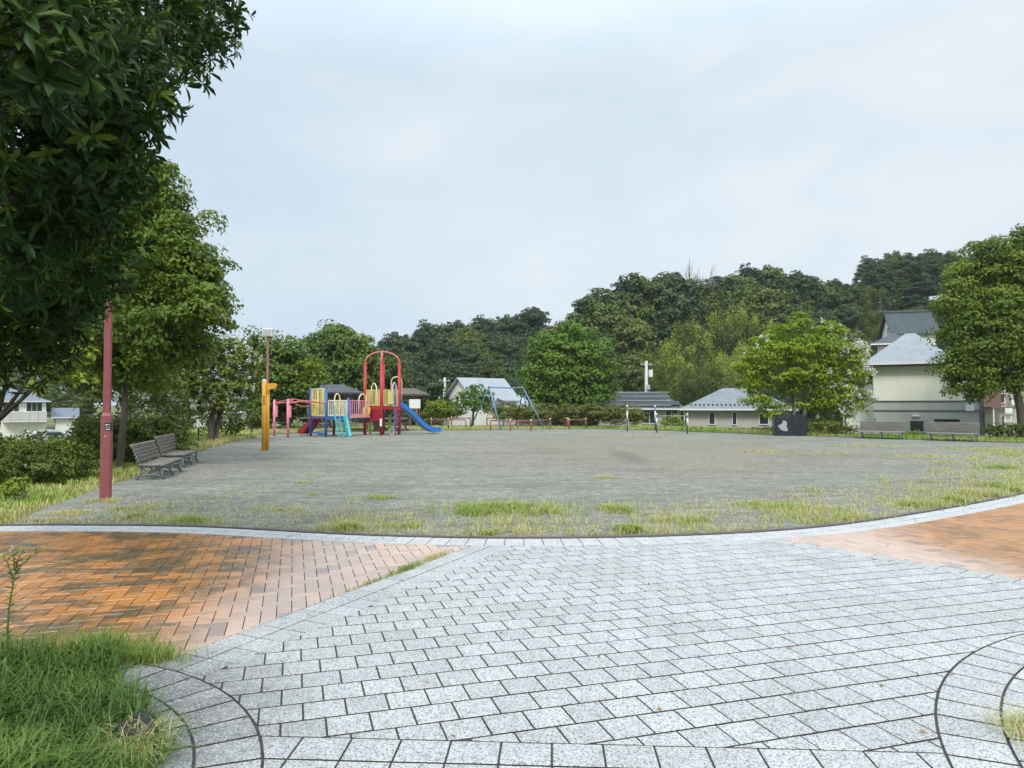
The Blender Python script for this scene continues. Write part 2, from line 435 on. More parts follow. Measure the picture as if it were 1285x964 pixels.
M['r_green'] = roofmat('green_metal_roof', (.042, .062, .066), (.052, .074, .078), vert=True)
M['r_metal'] = roofmat('light_blue_metal_roof', (.34, .38, .41), (.38, .42, .45), mort=.8, vert=True)
M['r_metalgrey'] = roofmat('silver_metal_roof', (.40, .42, .45), (.44, .46, .49), mort=.7, vert=True)
M['r_slate'] = roofmat('slate_blue_roof', (.16, .20, .25), (.20, .25, .30))
M['r_brown'] = roofmat('brown_roof', (.10, .075, .065), (.14, .11, .09))
mm, nt, b = newmat('window_glass'); b.inputs['Base Color'].default_value = (.03, .04, .045, 1); b.inputs['Roughness'].default_value = .08
M['glass'] = mm
mm, nt, b = newmat('solar_cell'); b.inputs['Base Color'].default_value = (.015, .022, .024, 1); b.inputs['Roughness'].default_value = .4; b.inputs['Specular IOR Level'].default_value = .25
M['solar'] = mm
M['curtain'] = wallmat('pale_curtain', (.55, .55, .52))
M['car_white'] = paint('white_car_paint', (.72, .73, .74), .25, .02)
M['car_silver'] = paint('silver_car_paint', (.45, .48, .50), .25, .02)
M['tyre'] = paint('tyre_rubber', (.02, .02, .02), .8, .05)
M['stone'] = simple('dark_wet_stone', [(.3, (.008, .008, .009)), (.7, (.075, .073, .068))], 16, .6, 1.0, .05)
M['granite_black'] = paint('polished_black_granite', (.016, .019, .022), .22, .06, 10, dirt=(.09, .09, .09))
M['emblem'] = paint('pale_grey_inlay', (.36, .37, .38), .5, .1)
M['faint'] = paint('faint_engraving', (.07, .075, .08), .5, .1)
M['stalk'] = paint('green_stalk', (.08, .15, .03), .6, .1)
M['tag'] = paint('aged_white_tag', (.55, .53, .45), .6, .1)

# ---------------------------------------------------------------- leaf meshes
def leafmesh(name, c, nrm, size, tint, mats, rng, aspect=.5, shape='diamond', parent=None, direc=None):
    """c (N,3) leaf bases, nrm (N,3) leaf normals, direc (N,3) leaf axes"""
    n = len(c)
    nrm = nrm / (np.linalg.norm(nrm, axis=1, keepdims=True) + 1e-9)
    if direc is None: direc = rng.normal(size=(n, 3))
    ax = direc - nrm * np.sum(direc * nrm, axis=1, keepdims=True)
    ax /= (np.linalg.norm(ax, axis=1, keepdims=True) + 1e-9)
    sd = np.cross(nrm, ax)
    L = size[:, None]; W = L * aspect
    if shape == 'diamond':
        tmpl = [(0, 0, 0), (.45, .5, .10), (1, 0, -.05), (.45, -.5, .10)]
        faces = [(0, 1, 2, 3)]
    else:
        tmpl = [(0, 0, 0), (.30, .36, .10), (.68, .50, .06), (1.0, 0, -.16), (.68, -.50, .06), (.30, -.36, .10), (.34, 0, 0.0), (.70, 0, -.04)]
        faces = [(0, 6, 1), (6, 7, 2, 1), (7, 3, 2), (0, 5, 6), (6, 5, 4, 7), (7, 4, 3)]
    k = len(tmpl); V = np.empty((n, k, 3), np.float32)
    for i, (a, s, h) in enumerate(tmpl):
        V[:, i] = c + ax * L * a + sd * W * s + nrm * L * h
    V = V.reshape(-1, 3)
    off = (np.arange(n) * k)[:, None]
    idx = []; tot = []
    per = [len(f) for f in faces]; flat = np.array([v for f in faces for v in f])
    loops = (off + flat[None]).reshape(-1)
    tot = np.tile(per, n)
    starts = np.concatenate([[0], np.cumsum(tot)[:-1]])
    me = bpy.data.meshes.new(name)
    me.vertices.add(len(V)); me.vertices.foreach_set('co', V.reshape(-1))
    me.loops.add(len(loops)); me.loops.foreach_set('vertex_index', loops.astype(np.int32))
    me.polygons.add(len(tot)); me.polygons.foreach_set('loop_start', starts.astype(np.int32))
    me.update(calc_edges=True)
    a = me.attributes.new('tint', 'FLOAT', 'FACE')
    a.data.foreach_set('value', np.repeat(np.clip(tint, 0, 1), len(faces)).astype(np.float32))
    me.materials.append(mats)
    o = bpy.data.objects.new(name, me); COL.objects.link(o)
    if parent is not None: o.parent = parent
    return o

def crown_pts(lobes, dens, per, cr, rng, up=.55, rnd=.65, fill=.35, flat=.55, low=-.35, clump_jit=.22):
    """lobes: (centre, radii). clumps of leaves over each lobe's skin, plus sparse leaves inside."""
    C = []; NN = []; T = []
    for (c, r) in lobes:
        c = np.array(c, float); r = np.array(r if hasattr(r, '__len__') else (r, r, r), float)
        area = 4 * math.pi * ((r[0] * r[1]) ** 1.6 / 3 + (r[0] * r[2]) ** 1.6 / 3 + (r[1] * r[2]) ** 1.6 / 3) ** (1 / 1.6)
        n = max(5, int(dens * area))
        d = rng.normal(size=(n * 2, 3)); d /= np.linalg.norm(d, axis=1, keepdims=True)
        keep = (d[:, 2] > low) | (rng.random(n * 2) < .3); d = d[keep][:n]
        n = len(d)
        cc = c + d * r * (1 - clump_jit * rng.random((n, 1)) ** 1.2 + .08 * rng.normal(size=(n, 1)))
        ct = rng.random(n)
        p = rng.normal(size=(n, per, 3)); p /= np.linalg.norm(p, axis=2, keepdims=True)
        p[:, :, 2] = np.where((p[:, :, 2] < -.2) & (rng.random((n, per)) < .6), -p[:, :, 2], p[:, :, 2])
        rad = cr * (.55 + .6 * rng.random((n, 1, 1))) * (1 - .5 * rng.random((n, per, 1)) ** 2)
        pos = cc[:, None] + p * rad * np.array([1, 1, flat])
        nn = d[:, None] * .35 + p * 1.0 + np.array([0, 0, up * .7]) + rnd * .62 * rng.normal(size=(n, per, 3))
        tt = .45 * ct[:, None] + .35 * rng.random((n, per)) + .20 * (p[:, :, 2] * .5 + .5)  # last term lightens clump tops: light from above put into leaf colour
        C.append(pos.reshape(-1, 3)); NN.append(nn.reshape(-1, 3)); T.append(tt.reshape(-1))
        nf = int(n * per * fill)
        if nf:
            d = rng.normal(size=(nf, 3)); d /= np.linalg.norm(d, axis=1, keepdims=True)
            C.append(c + d * r * (.25 + .5 * rng.random((nf, 1)))); NN.append(rng.normal(size=(nf, 3))); T.append(rng.random(nf))
    return np.concatenate(C), np.concatenate(NN), np.concatenate(T)

def trunk_mb(base, lobes, r0, rng, fork=.35, mb=None, lean=(0, 0), stems=1):
    mb = mb or MB(); base = Vector(base)
    zs = [l[0][2] for l in lobes]; top = max(zs); cx = sum(l[0][0] for l in lobes) / len(lobes); cy = sum(l[0][1] for l in lobes) / len(lobes)
    for s in range(stems):
        ja = Vector((rng.uniform(-.5, .5), rng.uniform(-.5, .5), 0)) * (0.6 if stems > 1 else 0)
        fk = Vector((base.x + (cx - base.x) * .35 + ja.x * 1.2, base.y + (cy - base.y) * .35 + ja.y, base.z + (top - base.z) * fork))
        b0 = base + ja * .4
        k = 1 / math.sqrt(stems)
        mb.tube([b0 + Vector((0, 0, -.15)), b0 + Vector((0, 0, .12 * r0 / .2)), b0.lerp(fk, .5) + Vector((rng.uniform(-.08, .08), rng.uniform(-.08, .08), 0)), fk], [r0 * 1.5 * k, r0 * 1.08 * k, r0 * .85 * k, r0 * .7 * k], 9)
        for i, (c, r) in enumerate(lobes):
            if stems > 1 and i % stems != s: continue
            c = Vector(c); rr = r if not hasattr(r, '__len__') else min(r)
            m = fk.lerp(c, .5) + Vector((rng.uniform(-.12, .12), rng.uniform(-.12, .12), rng.uniform(.0, .25))) * rr
            mb.tube([fk, m, c, c + Vector((rng.uniform(-.3, .3), rng.uniform(-.3, .3), .5)) * rr], [r0 * .45 * k, r0 * .28 * k, r0 * .16 * k, r0 * .05 * k], 6)
            for q in range(3):
                e = c + Vector((rng.uniform(-.8, .8), rng.uniform(-.8, .8), rng.uniform(-.3, .7))) * rr
                mb.tube([m.lerp(c, .5 + .15 * q), (c + e) / 2 + Vector((0, 0, .05 * rr)), e], [r0 * .15 * k, r0 * .09 * k, r0 * .03 * k], 5)
    return mb

def px_lobes(Y, L, squash=1.0):
    """L: (px, py, radius in px, depth offset m) -> world lobes at depth Y"""
    out = []
    for q in L:
        px, py, r = q[:3]; dy = q[3] if len(q) > 3 else 0
        p = P(px, py, Y + dy); s = F / Y
        rr = r / s
        out.append(((p.x, p.y, p.z), (rr, rr, rr * squash)))
    return out

def tree(name, label, cat, Y, L, base_px, mat, seed, leaf=.2, dens=2.2, per=26, cr=.45, r0=.2, group=None, squash=1., bk='bark', stems=1, fork=.35, fill=.35, flat=.55, low=-.35, aspect=.55, blossom=None, up=.55):
    rng = np.random.default_rng(seed); rn = random.Random(seed)
    lobes = px_lobes(Y, L, squash)
    bx = (base_px - CX) / F * Y; bz = terr(bx, Y)
    root = empty(name, (bx, Y, bz), 0, label, cat, group)
    loc = [((c[0] - bx, c[1] - Y, c[2] - bz), r) for c, r in lobes]
    C, NN, T = crown_pts(loc, dens, per, cr, rng, fill=fill, flat=flat, low=low, up=up)
    leafmesh('crown', C, NN, leaf * (.7 + .6 * rng.random(len(C))), T, M[mat], rng, aspect, parent=root)
    trunk_mb((0, 0, 0), loc, r0, rn, fork, stems=stems).build('trunk', M[bk], root, smooth=True)
    if blossom:
        nb, bl, mt, where = blossom
        cs = []
        for _ in range(nb):
            c, r = loc[rn.choice(where) if where else rn.randrange(len(loc))]
            d = np.array([rn.gauss(0, 1), -abs(rn.gauss(0, 1)) * .8, rn.gauss(.35, .8)]); d /= np.linalg.norm(d)
            cs.append(np.array(c) + d * np.array(r) * 1.13)
        cs = np.array(cs); k = 16
        pos = np.repeat(cs, k, 0) + rng.normal(size=(nb * k, 3)) * np.array([.33, .33, .5]) * bl
        leafmesh('blossom', pos, rng.normal(size=(nb * k, 3)) + np.array([0, -.3, .5]), np.full(nb * k, bl * .62) * (.6 + .7 * rng.random(nb * k)), rng.random(nb * k), M[mt], rng, .8, parent=root)
    return root

# ---------------------------------------------------------------- world
w = bpy.data.worlds.new('World'); scene.world = w; w.use_nodes = True
nt = w.node_tree; bg = nt.nodes['Background']
SUN_EL, SUN_AZ = math.radians(46), math.radians(186)   # azimuth clockwise from +Y (the view direction)
sky = N(nt, 'ShaderNodeTexSky', sky_type='NISHITA'); sky.sun_disc = False
sky.sun_elevation = SUN_EL; sky.sun_rotation = SUN_AZ; sky.air_density = 1.2; sky.dust_density = 3; sky.ozone_density = 1
tc = N(nt, 'ShaderNodeTexCoord').outputs['Generated']
mp = N(nt, 'ShaderNodeMapping'); mp.inputs['Scale'].default_value = (1, 1, 2.6); nt.links.new(tc, mp.inputs[0])
n1 = noise(nt, mp.outputs[0], 1.6, 6, .5, .3); n2 = noise(nt, mp.outputs[0], 4.5, 6, .55, .5)
sxyz = N(nt, 'ShaderNodeSeparateXYZ'); nt.links.new(tc, sxyz.inputs[0])
g = math_(nt, 'ADD', math_(nt, 'MULTIPLY', n1, .65), math_(nt, 'MULTIPLY', n2, .35))
g = math_(nt, 'ADD', g, math_(nt, 'MULTIPLY', math_(nt, 'SUBTRACT', sxyz.outputs[0], .05), .22))
g = math_(nt, 'ADD', g, math_(nt, 'MULTIPLY', math_(nt, 'SUBTRACT', sxyz.outputs[2], .25), .10))
cl = ramp(nt, g, [(.32, (.445, .545, .635)), (.74, (.63, .67, .705)), (.46, (.485, .58, .66)), (.60, (.545, .62, .68))])
sc = N(nt, 'ShaderNodeVectorMath', operation='SCALE'); nt.links.new(cl, sc.inputs[0]); sc.inputs[3].default_value = 10.0
# under cloud the zenith is much brighter than the sky near the horizon
zg = mapr(nt, sxyz.outputs[2], .42, .85, 1.0, 2.3)
sc2 = N(nt, 'ShaderNodeVectorMath', operation='SCALE'); nt.links.new(sc.outputs[0], sc2.inputs[0]); nt.links.new(zg, sc2.inputs[3])
mx = mixc(nt, .93, sky.outputs[0], sc2.outputs[0])
nt.links.new(mx, bg.inputs[0]); bg.inputs[1].default_value = .1

sun = bpy.data.lights.new('sun', 'SUN'); so = bpy.data.objects.new('sun', sun); COL.objects.link(so)
sun.energy = 1.7; sun.angle = math.radians(16); sun.color = (1, .96, .90)
sd = Vector((math.sin(SUN_AZ) * math.cos(SUN_EL), math.cos(SUN_AZ) * math.cos(SUN_EL), math.sin(SUN_EL)))
so.rotation_euler = sd.to_track_quat('Z', 'Y').to_euler()

cam = bpy.data.cameras.new('camera'); co = bpy.data.objects.new('camera', cam); COL.objects.link(co)
cam.sensor_width = 36; cam.lens = 36 * F / 1285; cam.clip_end = 2000; cam.clip_start = .05
co.location = (0, 0, CH); co.rotation_euler = (math.pi / 2 + TH, 0, 0)
scene.camera = co
scene.view_settings.view_transform = 'Standard'; scene.view_settings.look = 'None'
scene.view_settings.exposure = .47; scene.view_settings.gamma = 1; scene.view_settings.use_curve_mapping = False
scene.cycles.max_bounces = 6; scene.cycles.diffuse_bounces = 3; scene.cycles.glossy_bounces = 2; scene.cycles.transmission_bounces = 3
scene.cycles.transparent_max_bounces = 4; scene.cycles.use_denoising = True
try: scene.cycles.denoiser = 'OPENIMAGEDENOISE'
except Exception: pass

# ---------------------------------------------------------------- ground
xs = sorted(set([-600, -500, -300, -200, -150] + list(range(-120, 141, 4)) + list(np.arange(-26, 42, 1.0)) + [180, 240, 350, 600]))
ys = sorted(set([-60, -30, -10] + list(range(0, 24, 4)) + list(np.arange(24, 60, 1.0)) + list(range(60, 170, 4)) + [190, 230, 300, 450, 600]))
g_ = MB(); nx = len(xs)
for y in ys:
    for x in xs: g_.v.append((x, y, terr(x, y) - (.03 if (y < 70) else 0)))
for j in range(len(ys) - 1):
    for i in range(nx - 1):
        a = j * nx + i; g_.f.append((a, a + 1, a + nx + 1, a + nx)); g_.m.append(0)
tag(g_.build('ground', M['ground'], smooth=True), kind='structure')

kerb_px = [(-60, 661.5), (0, 661.3), (60, 660.8), (120, 661), (180, 661.4), (239, 662.5), (295, 664.8), (350, 668), (415, 671.8), (480, 674.5), (560, 676.7), (640, 677.6), (700, 677.4), (780, 676.4), (860, 674), (930, 670.8), (1002, 666), (1072, 658.5), (1144, 647.5), (1215, 635), (1285, 621)]
K = [G(*p) for p in kerb_px]
K = [(-14, 9.6), (-10.5, 9.1)] + K + [(10.9, 14.0), (14.5, 18.5), (19, 23.5)]
# resample smoothly (Catmull-Rom)
def catmull(pts, k=6):
    out = []
    for i in range(len(pts) - 1):
        p0 = pts[max(i - 1, 0)]; p1 = pts[i]; p2 = pts[i + 1]; p3 = pts[min(i + 2, len(pts) - 1)]
        for j in range(k):
            t = j / k
            out.append(tuple(.5 * ((2 * b) + (c - a) * t + (2 * a - 5 * b + 4 * c - d) * t * t + (-a + 3 * b - 3 * c + d) * t ** 3) for a, b, c, d in zip(p0, p1, p2, p3)))
    out.append(tuple(pts[-1])); return out
def smooth_poly(p, it=3):
    for _ in range(it):
        p = [p[0]] + [tuple((a + 2 * b + c) / 4 for a, b, c in zip(p[i - 1], p[i], p[i + 1])) for i in range(1, len(p) - 1)] + [p[-1]]
    return p
KC = smooth_poly(catmull(K, 8), 20)
def arclen(p):
    s = [0]
    for a, b in zip(p, p[1:]): s.append(s[-1] + math.hypot(b[0] - a[0], b[1] - a[1]))
    return s
def resample(p, step):
    s = arclen(p); n = max(2, int(s[-1] / step)); out = []
    X = [q[0] for q in p]; Y = [q[1] for q in p]
    for i in range(n + 1):
        t = s[-1] * i / n; out.append((float(np.interp(t, s, X)), float(np.interp(t, s, Y))))
    return out
def offset(p, d):
    out = []
    for i in range(len(p)):
        a = p[max(i - 1, 0)]; b = p[min(i + 1, len(p) - 1)]
        tx, ty = b[0] - a[0], b[1] - a[1]; L = math.hypot(tx, ty) or 1
        out.append((p[i][0] + ty / L * d, p[i][1] - tx / L * d))
    return out
KR = resample(KC, .2)
KI = offset(KR, .39)       # inner edge of the pale edging course (towards the camera)
ZP = .012                  # top of the paving

# far / side outline of the dirt field
left_px = [(14, 658.7), (36, 648), (58, 637.7), (93, 625), (124, 613), (149, 605), (177, 596), (205, 585), (232, 574), (262, 563), (292, 555), (322, 549.5)]
back_px = [(330, 546), (400, 542.5), (480, 541), (560, 540), (650, 539), (735, 538.6), (800, 539.5), (870, 542.2), (930, 544.2), (1000, 546.8), (1060, 549), (1130, 551.5), (1210, 554), (1285, 556)]
LE = [G(*p) for p in left_px]; BE = [G(*p) for p in back_px]
far = LE + BE + [(22, 26.2), (25.5, 25.0)]
dirt_poly = [p for p in KR if p[0] > LE[0][0] - .1] + list(reversed(smooth_poly(catmull(far, 5), 3)))
import bmesh
from mathutils.geometry import tessellate_polygon
def sheet(name, poly, z, mat, kind='structure'):
    vs = [Vector((p[0], p[1], z)) for p in poly]
    tris = tessellate_polygon([vs])
    mb = MB(); mb.add(vs, [tuple(t) for t in tris]); o = mb.build(name, mat); tag(o, kind=kind)
    if o.data.polygons and o.data.polygons[0].normal.z < 0: o.data.flip_normals()
    return o
sheet('dirt_field', dirt_poly, .004, M['dirt'])

# kerb strip: dark weathered edging between dirt and paving
def strip(mb, A, B, z0, z1, m=0):
    n = len(A)
    vs = [(a[0], a[1], z1) for a in A] + [(b[0], b[1], z1) for b in B] + [(a[0], a[1], z0) for a in A] + [(b[0], b[1], z0) for b in B]
    fs = []
    for i in range(n - 1):
        fs += [(i, i + 1, n + i + 1, n + i), (i, 2 * n + i, 2 * n + i + 1, i + 1), (n + i, n + i + 1, 3 * n + i + 1, 3 * n + i)]
    return mb.add(vs, fs, m)
kb = MB(); strip(kb, offset(KR, -.012), offset(KR, -.075), -.05, .022)
tag(kb.build('kerb', M['kerb']), kind='structure')
# grass-side edging at the far end of the field
kb2 = MB(); FB = smooth_poly(catmull(BE + [(22, 26.2), (25.5, 25.0)], 5), 3)
strip(kb2, offset(FB, .05), offset(FB, -.07), -.05, .035)
tag(kb2.build('kerb', M['kerb']), kind='structure')

# plaza bed (dark joints show between the pavers)
bed = [(-14, -4)] + [p for p in offset(KR, .0)] + [(19, -4)]
sheet('plaza_bed', bed, .004, M['joint'])

# ---- paver clipping
def clip(subject, quad):
    """Sutherland-Hodgman: subject polygon clipped by a convex CCW quad"""
    out = subject
    for i in range(len(quad)):
        a = quad[i]; b = quad[(i + 1) % len(quad)]; ex, ey = b[0] - a[0], b[1] - a[1]
        inp = out; out = []
        if not inp: break
        def side(p): return ex * (p[1] - a[1]) - ey * (p[0] - a[0])
        for j in range(len(inp)):
            p = inp[j]; q = inp[(j + 1) % len(inp)]; sp, sq = side(p), side(q)
            if sp >= 0: out.append(p)
            if (sp >= 0) != (sq >= 0):
                t = sp / (sp - sq); out.append((p[0] + t * (q[0] - p[0]), p[1] + t * (q[1] - p[1])))
    return out
def area(p): return .5 * sum(p[i][0] * p[(i + 1) % len(p)][1] - p[(i + 1) % len(p)][0] * p[i][1] for i in range(len(p)))
class Pavers:
    def __init__(s): s.v = []; s.f = []; s.t = []
    def add(s, poly, tint, ch=.0028, z=ZP):
        q = [poly[0]]
        for p in poly[1:]:
            if math.hypot(p[0] - q[-1][0], p[1] - q[-1][1]) > .002: q.append(p)
        if len(q) > 3 and math.hypot(q[0][0] - q[-1][0], q[0][1] - q[-1][1]) < .002: q.pop()
        if len(q) < 3: return
        A = area(q)
        if abs(A) < 3e-4: return
        if A < 0: q.reverse()
        z = z + random.uniform(-.0005, .0005)
        cx = sum(p[0] for p in q) / len(q); cy = sum(p[1] for p in q) / len(q)
        n = len(q); b = len(s.v)
        tx, ty = random.uniform(-.004, .004), random.uniform(-.004, .004)
        for p in q:
            d = math.hypot(p[0] - cx, p[1] - cy) or 1; k = 1 - ch * 1.3 / d
            X, Y = cx + (p[0] - cx) * k, cy + (p[1] - cy) * k
            s.v.append((X, Y, z + (X - cx) * tx + (Y - cy) * ty))
        for p in q: s.v.append((p[0], p[1], z - ch + (p[0] - cx) * tx + (p[1] - cy) * ty))
        for p in q: s.v.append((p[0], p[1], -.012))
        s.f.append(tuple(range(b, b + n))); s.t.append(tint)
        for i in range(n):
            j = (i + 1) % n
            s.f.append((b + n + i, b + n + j, b + j, b + i)); s.t.append(tint)
            s.f.append((b + 2 * n + i, b + 2 * n + j, b + n + j, b + n + i)); s.t.append(-1.)
    def build(s, name, mat):
        me = bpy.data.meshes.new(name); me.from_pydata(s.v, [], s.f)
        a = me.attributes.new('tint', 'FLOAT', 'FACE'); a.data.foreach_set('value', s.t)
        me.materials.append(mat); me.materials.append(M['joint'])   # soil-stained sides in the joints
        me.polygons.foreach_set('material_index', [1 if t < 0 else 0 for t in s.t])
        o = bpy.data.objects.new(name, me); COL.objects.link(o); return tag(o, kind='structure')
def inpoly(p, poly):
    x, y = p; c = False; j = len(poly) - 1
    for i in range(len(poly)):
        xi, yi = poly[i]; xj, yj = poly[j]
        if (yi > y) != (yj > y) and x < (xj - xi) * (y - yi) / (yj - yi) + xi: c = not c
        j = i
    return c
def shrink(q, g):
    # convex quad a,b,c,d: pull in every edge by g
    out = []
    n = len(q)
    for i in range(n):
        p = Vector(q[i]); a = (Vector(q[i - 1]) - p).normalized(); b = (Vector(q[(i + 1) % n]) - p).normalized()
        out.append(tuple(p + (a + b) * g))
    return out
def pave(pv, quads, region, gap=.0028, tint=None):
    R = region; bx = [min(p[0] for p in R), max(p[0] for p in R)]; by = [min(p[1] for p in R), max(p[1] for p in R)]
    RP = np.array(R)
    for q in quads:
        xs_ = [p[0] for p in q]; ys_ = [p[1] for p in q]
        if max(xs_) < bx[0] or min(xs_) > bx[1] or max(ys_) < by[0] or min(ys_) > by[1]: continue
        # outside the picture and its surroundings
        if min(ys_) > 2.2 and (abs(sum(xs_) / 4) > .72 * sum(ys_) / 4 + 1.6): continue
        q = shrink(q, gap)
        if area(q) < 0: q.reverse()
        t = random.random() if tint is None else tint()
        c = clip(R, q)
        if len(c) >= 3: pv.add(c, t)

# circles of the planter kerbs at both lower corners (fitted on the ground)
def fit(pts):
    A = np.array([[2 * x, 2 * y, 1] for x, y in pts]); B = np.array([x * x + y * y for x, y in pts])
    s = np.linalg.lstsq(A, B, rcond=None)[0]; return s[0], s[1], math.sqrt(s[2] + s[0] ** 2 + s[1] ** 2)
LC = fit([G(*p) for p in [(189.5, 838), (221, 844.5), (252.6, 855.6), (281, 871), (306, 893), (323.5, 925), (330, 964)]])
LI = fit([G(*p) for p in [(192.6, 866.6), (221, 882), (243, 901), (260.5, 928), (265, 953)]])
RC = fit([G(*p) for p in [(1285, 795.6), (1233, 821), (1195.5, 843), (1175, 871.4), (1170, 896.6), (1175, 922), (1187.6, 947), (1197, 964)]])
RI = fit([G(*p) for p in [(1285, 836.7), (1255.4, 854), (1238, 874.5), (1233.4, 896.6), (1239.6, 925), (1263, 964)]])
print('circles', LC, LI, RC, RI)
def arc(c, a0, a1, n=40): return [(c[0] + c[2] * math.cos(a0 + (a1 - a0) * i / n), c[1] + c[2] * math.sin(a0 + (a1 - a0) * i / n)) for i in range(n + 1)]

# line between left bricks and grey border; border is two tiles wide
d1 = Vector((1.28, 2.735)).normalized(); n1v = Vector((d1.y, -d1.x))
PL0 = Vector((-1.9, 4.455)) - d1 * .75
def lineL(t, off): p = PL0 + d1 * t + n1v * off; return (p.x, p.y)
d2 = Vector((1.33, -1.74)).normalized(); n2v = Vector((d2.y, -d2.x))   # right brick lower edge, n2 points to camera-left/near
PR0 = Vector((3.03, 7.85)) - d2 * .9
def lineR(t, off): p = PR0 + d2 * t + n2v * off; return (p.x, p.y)
def grid_axes(ang): a = math.radians(ang); return Vector((math.cos(a), math.sin(a))), Vector((-math.sin(a), math.cos(a)))

# outline of the grey field
kin = KI
def cut_by(poly, a, b):
    """keep the part of poly on the left of a->b"""
    out = []; ex, ey = b[0] - a[0], b[1] - a[1]
    def side(p): return ex * (p[1] - a[1]) - ey * (p[0] - a[0])
    for j in range(len(poly)):
        p = poly[j]; q = poly[(j + 1) % len(poly)]; sp, sq = side(p), side(q)
        if sp >= 0: out.append(p)
        if (sp >= 0) != (sq >= 0):
            t = sp / (sp - sq); out.append((p[0] + t * (q[0] - p[0]), p[1] + t * (q[1] - p[1])))
    return out
plaza = [(-14, -3)] + kin + [(16, -3)]
b0 = G(320, 926); b1 = G(1190, 948)          # line where the diagonal field meets the straight courses
bd = (Vector(b1) - Vector(b0)).normalized(); bn = Vector((-bd.y, bd.x))
def bline(t, off): p = Vector(b0) + bd * t + bn * off; return (p.x, p.y)
grey = cut_by(plaza, bline(-20, .003), bline(20, .003))
grey = cut_by(grey, lineL(9, .40), lineL(-9, .40))
if area(grey) < 0: grey.reverse()
if not inpoly((0.5, 5.5), grey):
    grey = cut_by(cut_by(plaza, bline(-20, .003), bline(20, .003)), lineL(-9, .40), lineL(9, .40))
g2 = cut_by(grey, lineR(-9, .205), lineR(20, .205))
if not inpoly((0.5, 5.5), g2): g2 = cut_by(grey, lineR(20, .205), lineR(-9, .205))
grey = g2
u, v = grid_axes(17)
def bond(u, v, w, h, orig, n, stack=False, rj=.004):
    Q = []
    for j in range(-n, n):
        for i in range(-n, n):
            o = Vector(orig) + u * ((i + (0 if stack else .5 * (j % 2))) * w) + v * (j * h)
            e0, e1 = v * rj, v * (h - rj)      # rows are set a little wider apart than the tiles in a row
            Q.append([tuple(o + e0), tuple(o + u * w + e0), tuple(o + u * w + e1), tuple(o + e1)])
    return Q
S = .203
def not_in_circles(q, rad_l, rad_r):
    cx = sum(p[0] for p in q) / len(q); cy = sum(p[1] for p in q) / len(q)
    return math.hypot(cx - LC[0], cy - LC[1]) > rad_l - .25 and math.hypot(cx - RC[0], cy - RC[1]) > rad_r - .25
def outside_circle_clip(quads, circs, gap=.0042):
    """cut each quad against the planter circles: tangent-line clip (tiles are small beside the radius)"""
    out = []
    for q in quads:
        q = shrink(q, gap)
        ok = True; p = q
        for c in circs:
            cx = sum(a[0] for a in q) / 4; cy = sum(a[1] for a in q) / 4; d = math.hypot(cx - c[0], cy - c[1])
            if d > c[2] + .3: continue
            if all(math.hypot(a[0] - c[0], a[1] - c[1]) < c[2] for a in p): ok = False; break
            nx_, ny_ = (cx - c[0]) / d, (cy - c[1]) / d; r = c[2] + .006
            a = (c[0] + nx_ * r, c[1] + ny_ * r); b = (a[0] + ny_, a[1] - nx_)
            p1 = cut_by(p, a, b)
            if p1 and (sum(x[0] for x in p1) / len(p1) - c[0]) * nx_ + (sum(x[1] for x in p1) / len(p1) - c[1]) * ny_ < r: p1 = cut_by(p, b, a)
            p = p1
            if len(p) < 3: ok = False; break
        if ok: out.append(p)
    return out
def convex_pave(pv, polys, region, gap=.0028, tint=None):
    for q in polys:
        cx = sum(a[0] for a in q) / len(q); cy = sum(a[1] for a in q) / len(q)
        if cy > 2.2 and abs(cx) > .72 * cy + 1.6: continue
        if cy < 1.2 or cy > 20: continue
        if abs(area(q)) < 4e-4: continue
        if area(q) < 0: q = q[::-1]
        c = clip(region, q)
        if len(c) >= 3: pv.add(c, random.random() if tint is None else tint())
pv = Pavers()
convex_pave(pv, outside_circle_clip(bond(u, v, S, S, (0.02, 5.0), 60), (LC, RC)), grey)
# straight courses near the camera
near = cut_by(plaza, bline(20, -.003), bline(-20, -.003))
if not inpoly((0, 1), near): near = cut_by(plaza, bline(-20, -.003), bline(20, -.003))
convex_pave(pv, outside_circle_clip(bond(bd, -bn, .222, S, b0, 50, True), (LC, RC)), near)
# two-tile border along the left bricks, one along the right bricks
bl = []
for i in range(60):
    for j in range(2):
        bl.append([lineL(i * S, .003 + j * .2), lineL((i + 1) * S, .003 + j * .2), lineL((i + 1) * S, .2 + j * .2), lineL(i * S, .2 + j * .2)])
convex_pave(pv, outside_circle_clip(bl, (LC,)), plaza)
br_ = [[lineR(i * S, .003), lineR((i + 1) * S, .003), lineR((i + 1) * S, .2), lineR(i * S, .2)] for i in range(2, 60)]
convex_pave(pv, outside_circle_clip(br_, ()), plaza)
# kerb rings round the planters
def ring(c, r0, r1, a0, a1, step=.21):
    n = int(abs(a1 - a0) * (r0 + r1) / 2 / step)
    for i in range(n):
        s0 = a0 + (a1 - a0) * i / n; s1 = a0 + (a1 - a0) * (i + 1) / n; sm = (s0 + s1) / 2; g = .0095 / r1
        q = [(c[0] + r * math.cos(s), c[1] + r * math.sin(s)) for r, s in ((r0, s0 + g), (r1, s0 + g), (r1, sm), (r1, s1 - g), (r0, s1 - g), (r0, sm))]
        pv.add(q, random.random())
wl = .262
ring(LC, LC[2] - wl, LC[2] - .005, -1.2, 2.0)
ring(LC, LC[2] - 2 * wl, LC[2] - wl - .012, -1.2, 2.0)
ring(RC, RC[2] - wl, RC[2] - .005, 1.3, 4.6)
ring(RC, RC[2] - 2 * wl, RC[2] - wl - .012, 1.3, 4.6)
pv.build('plaza_paving', M['paver'])
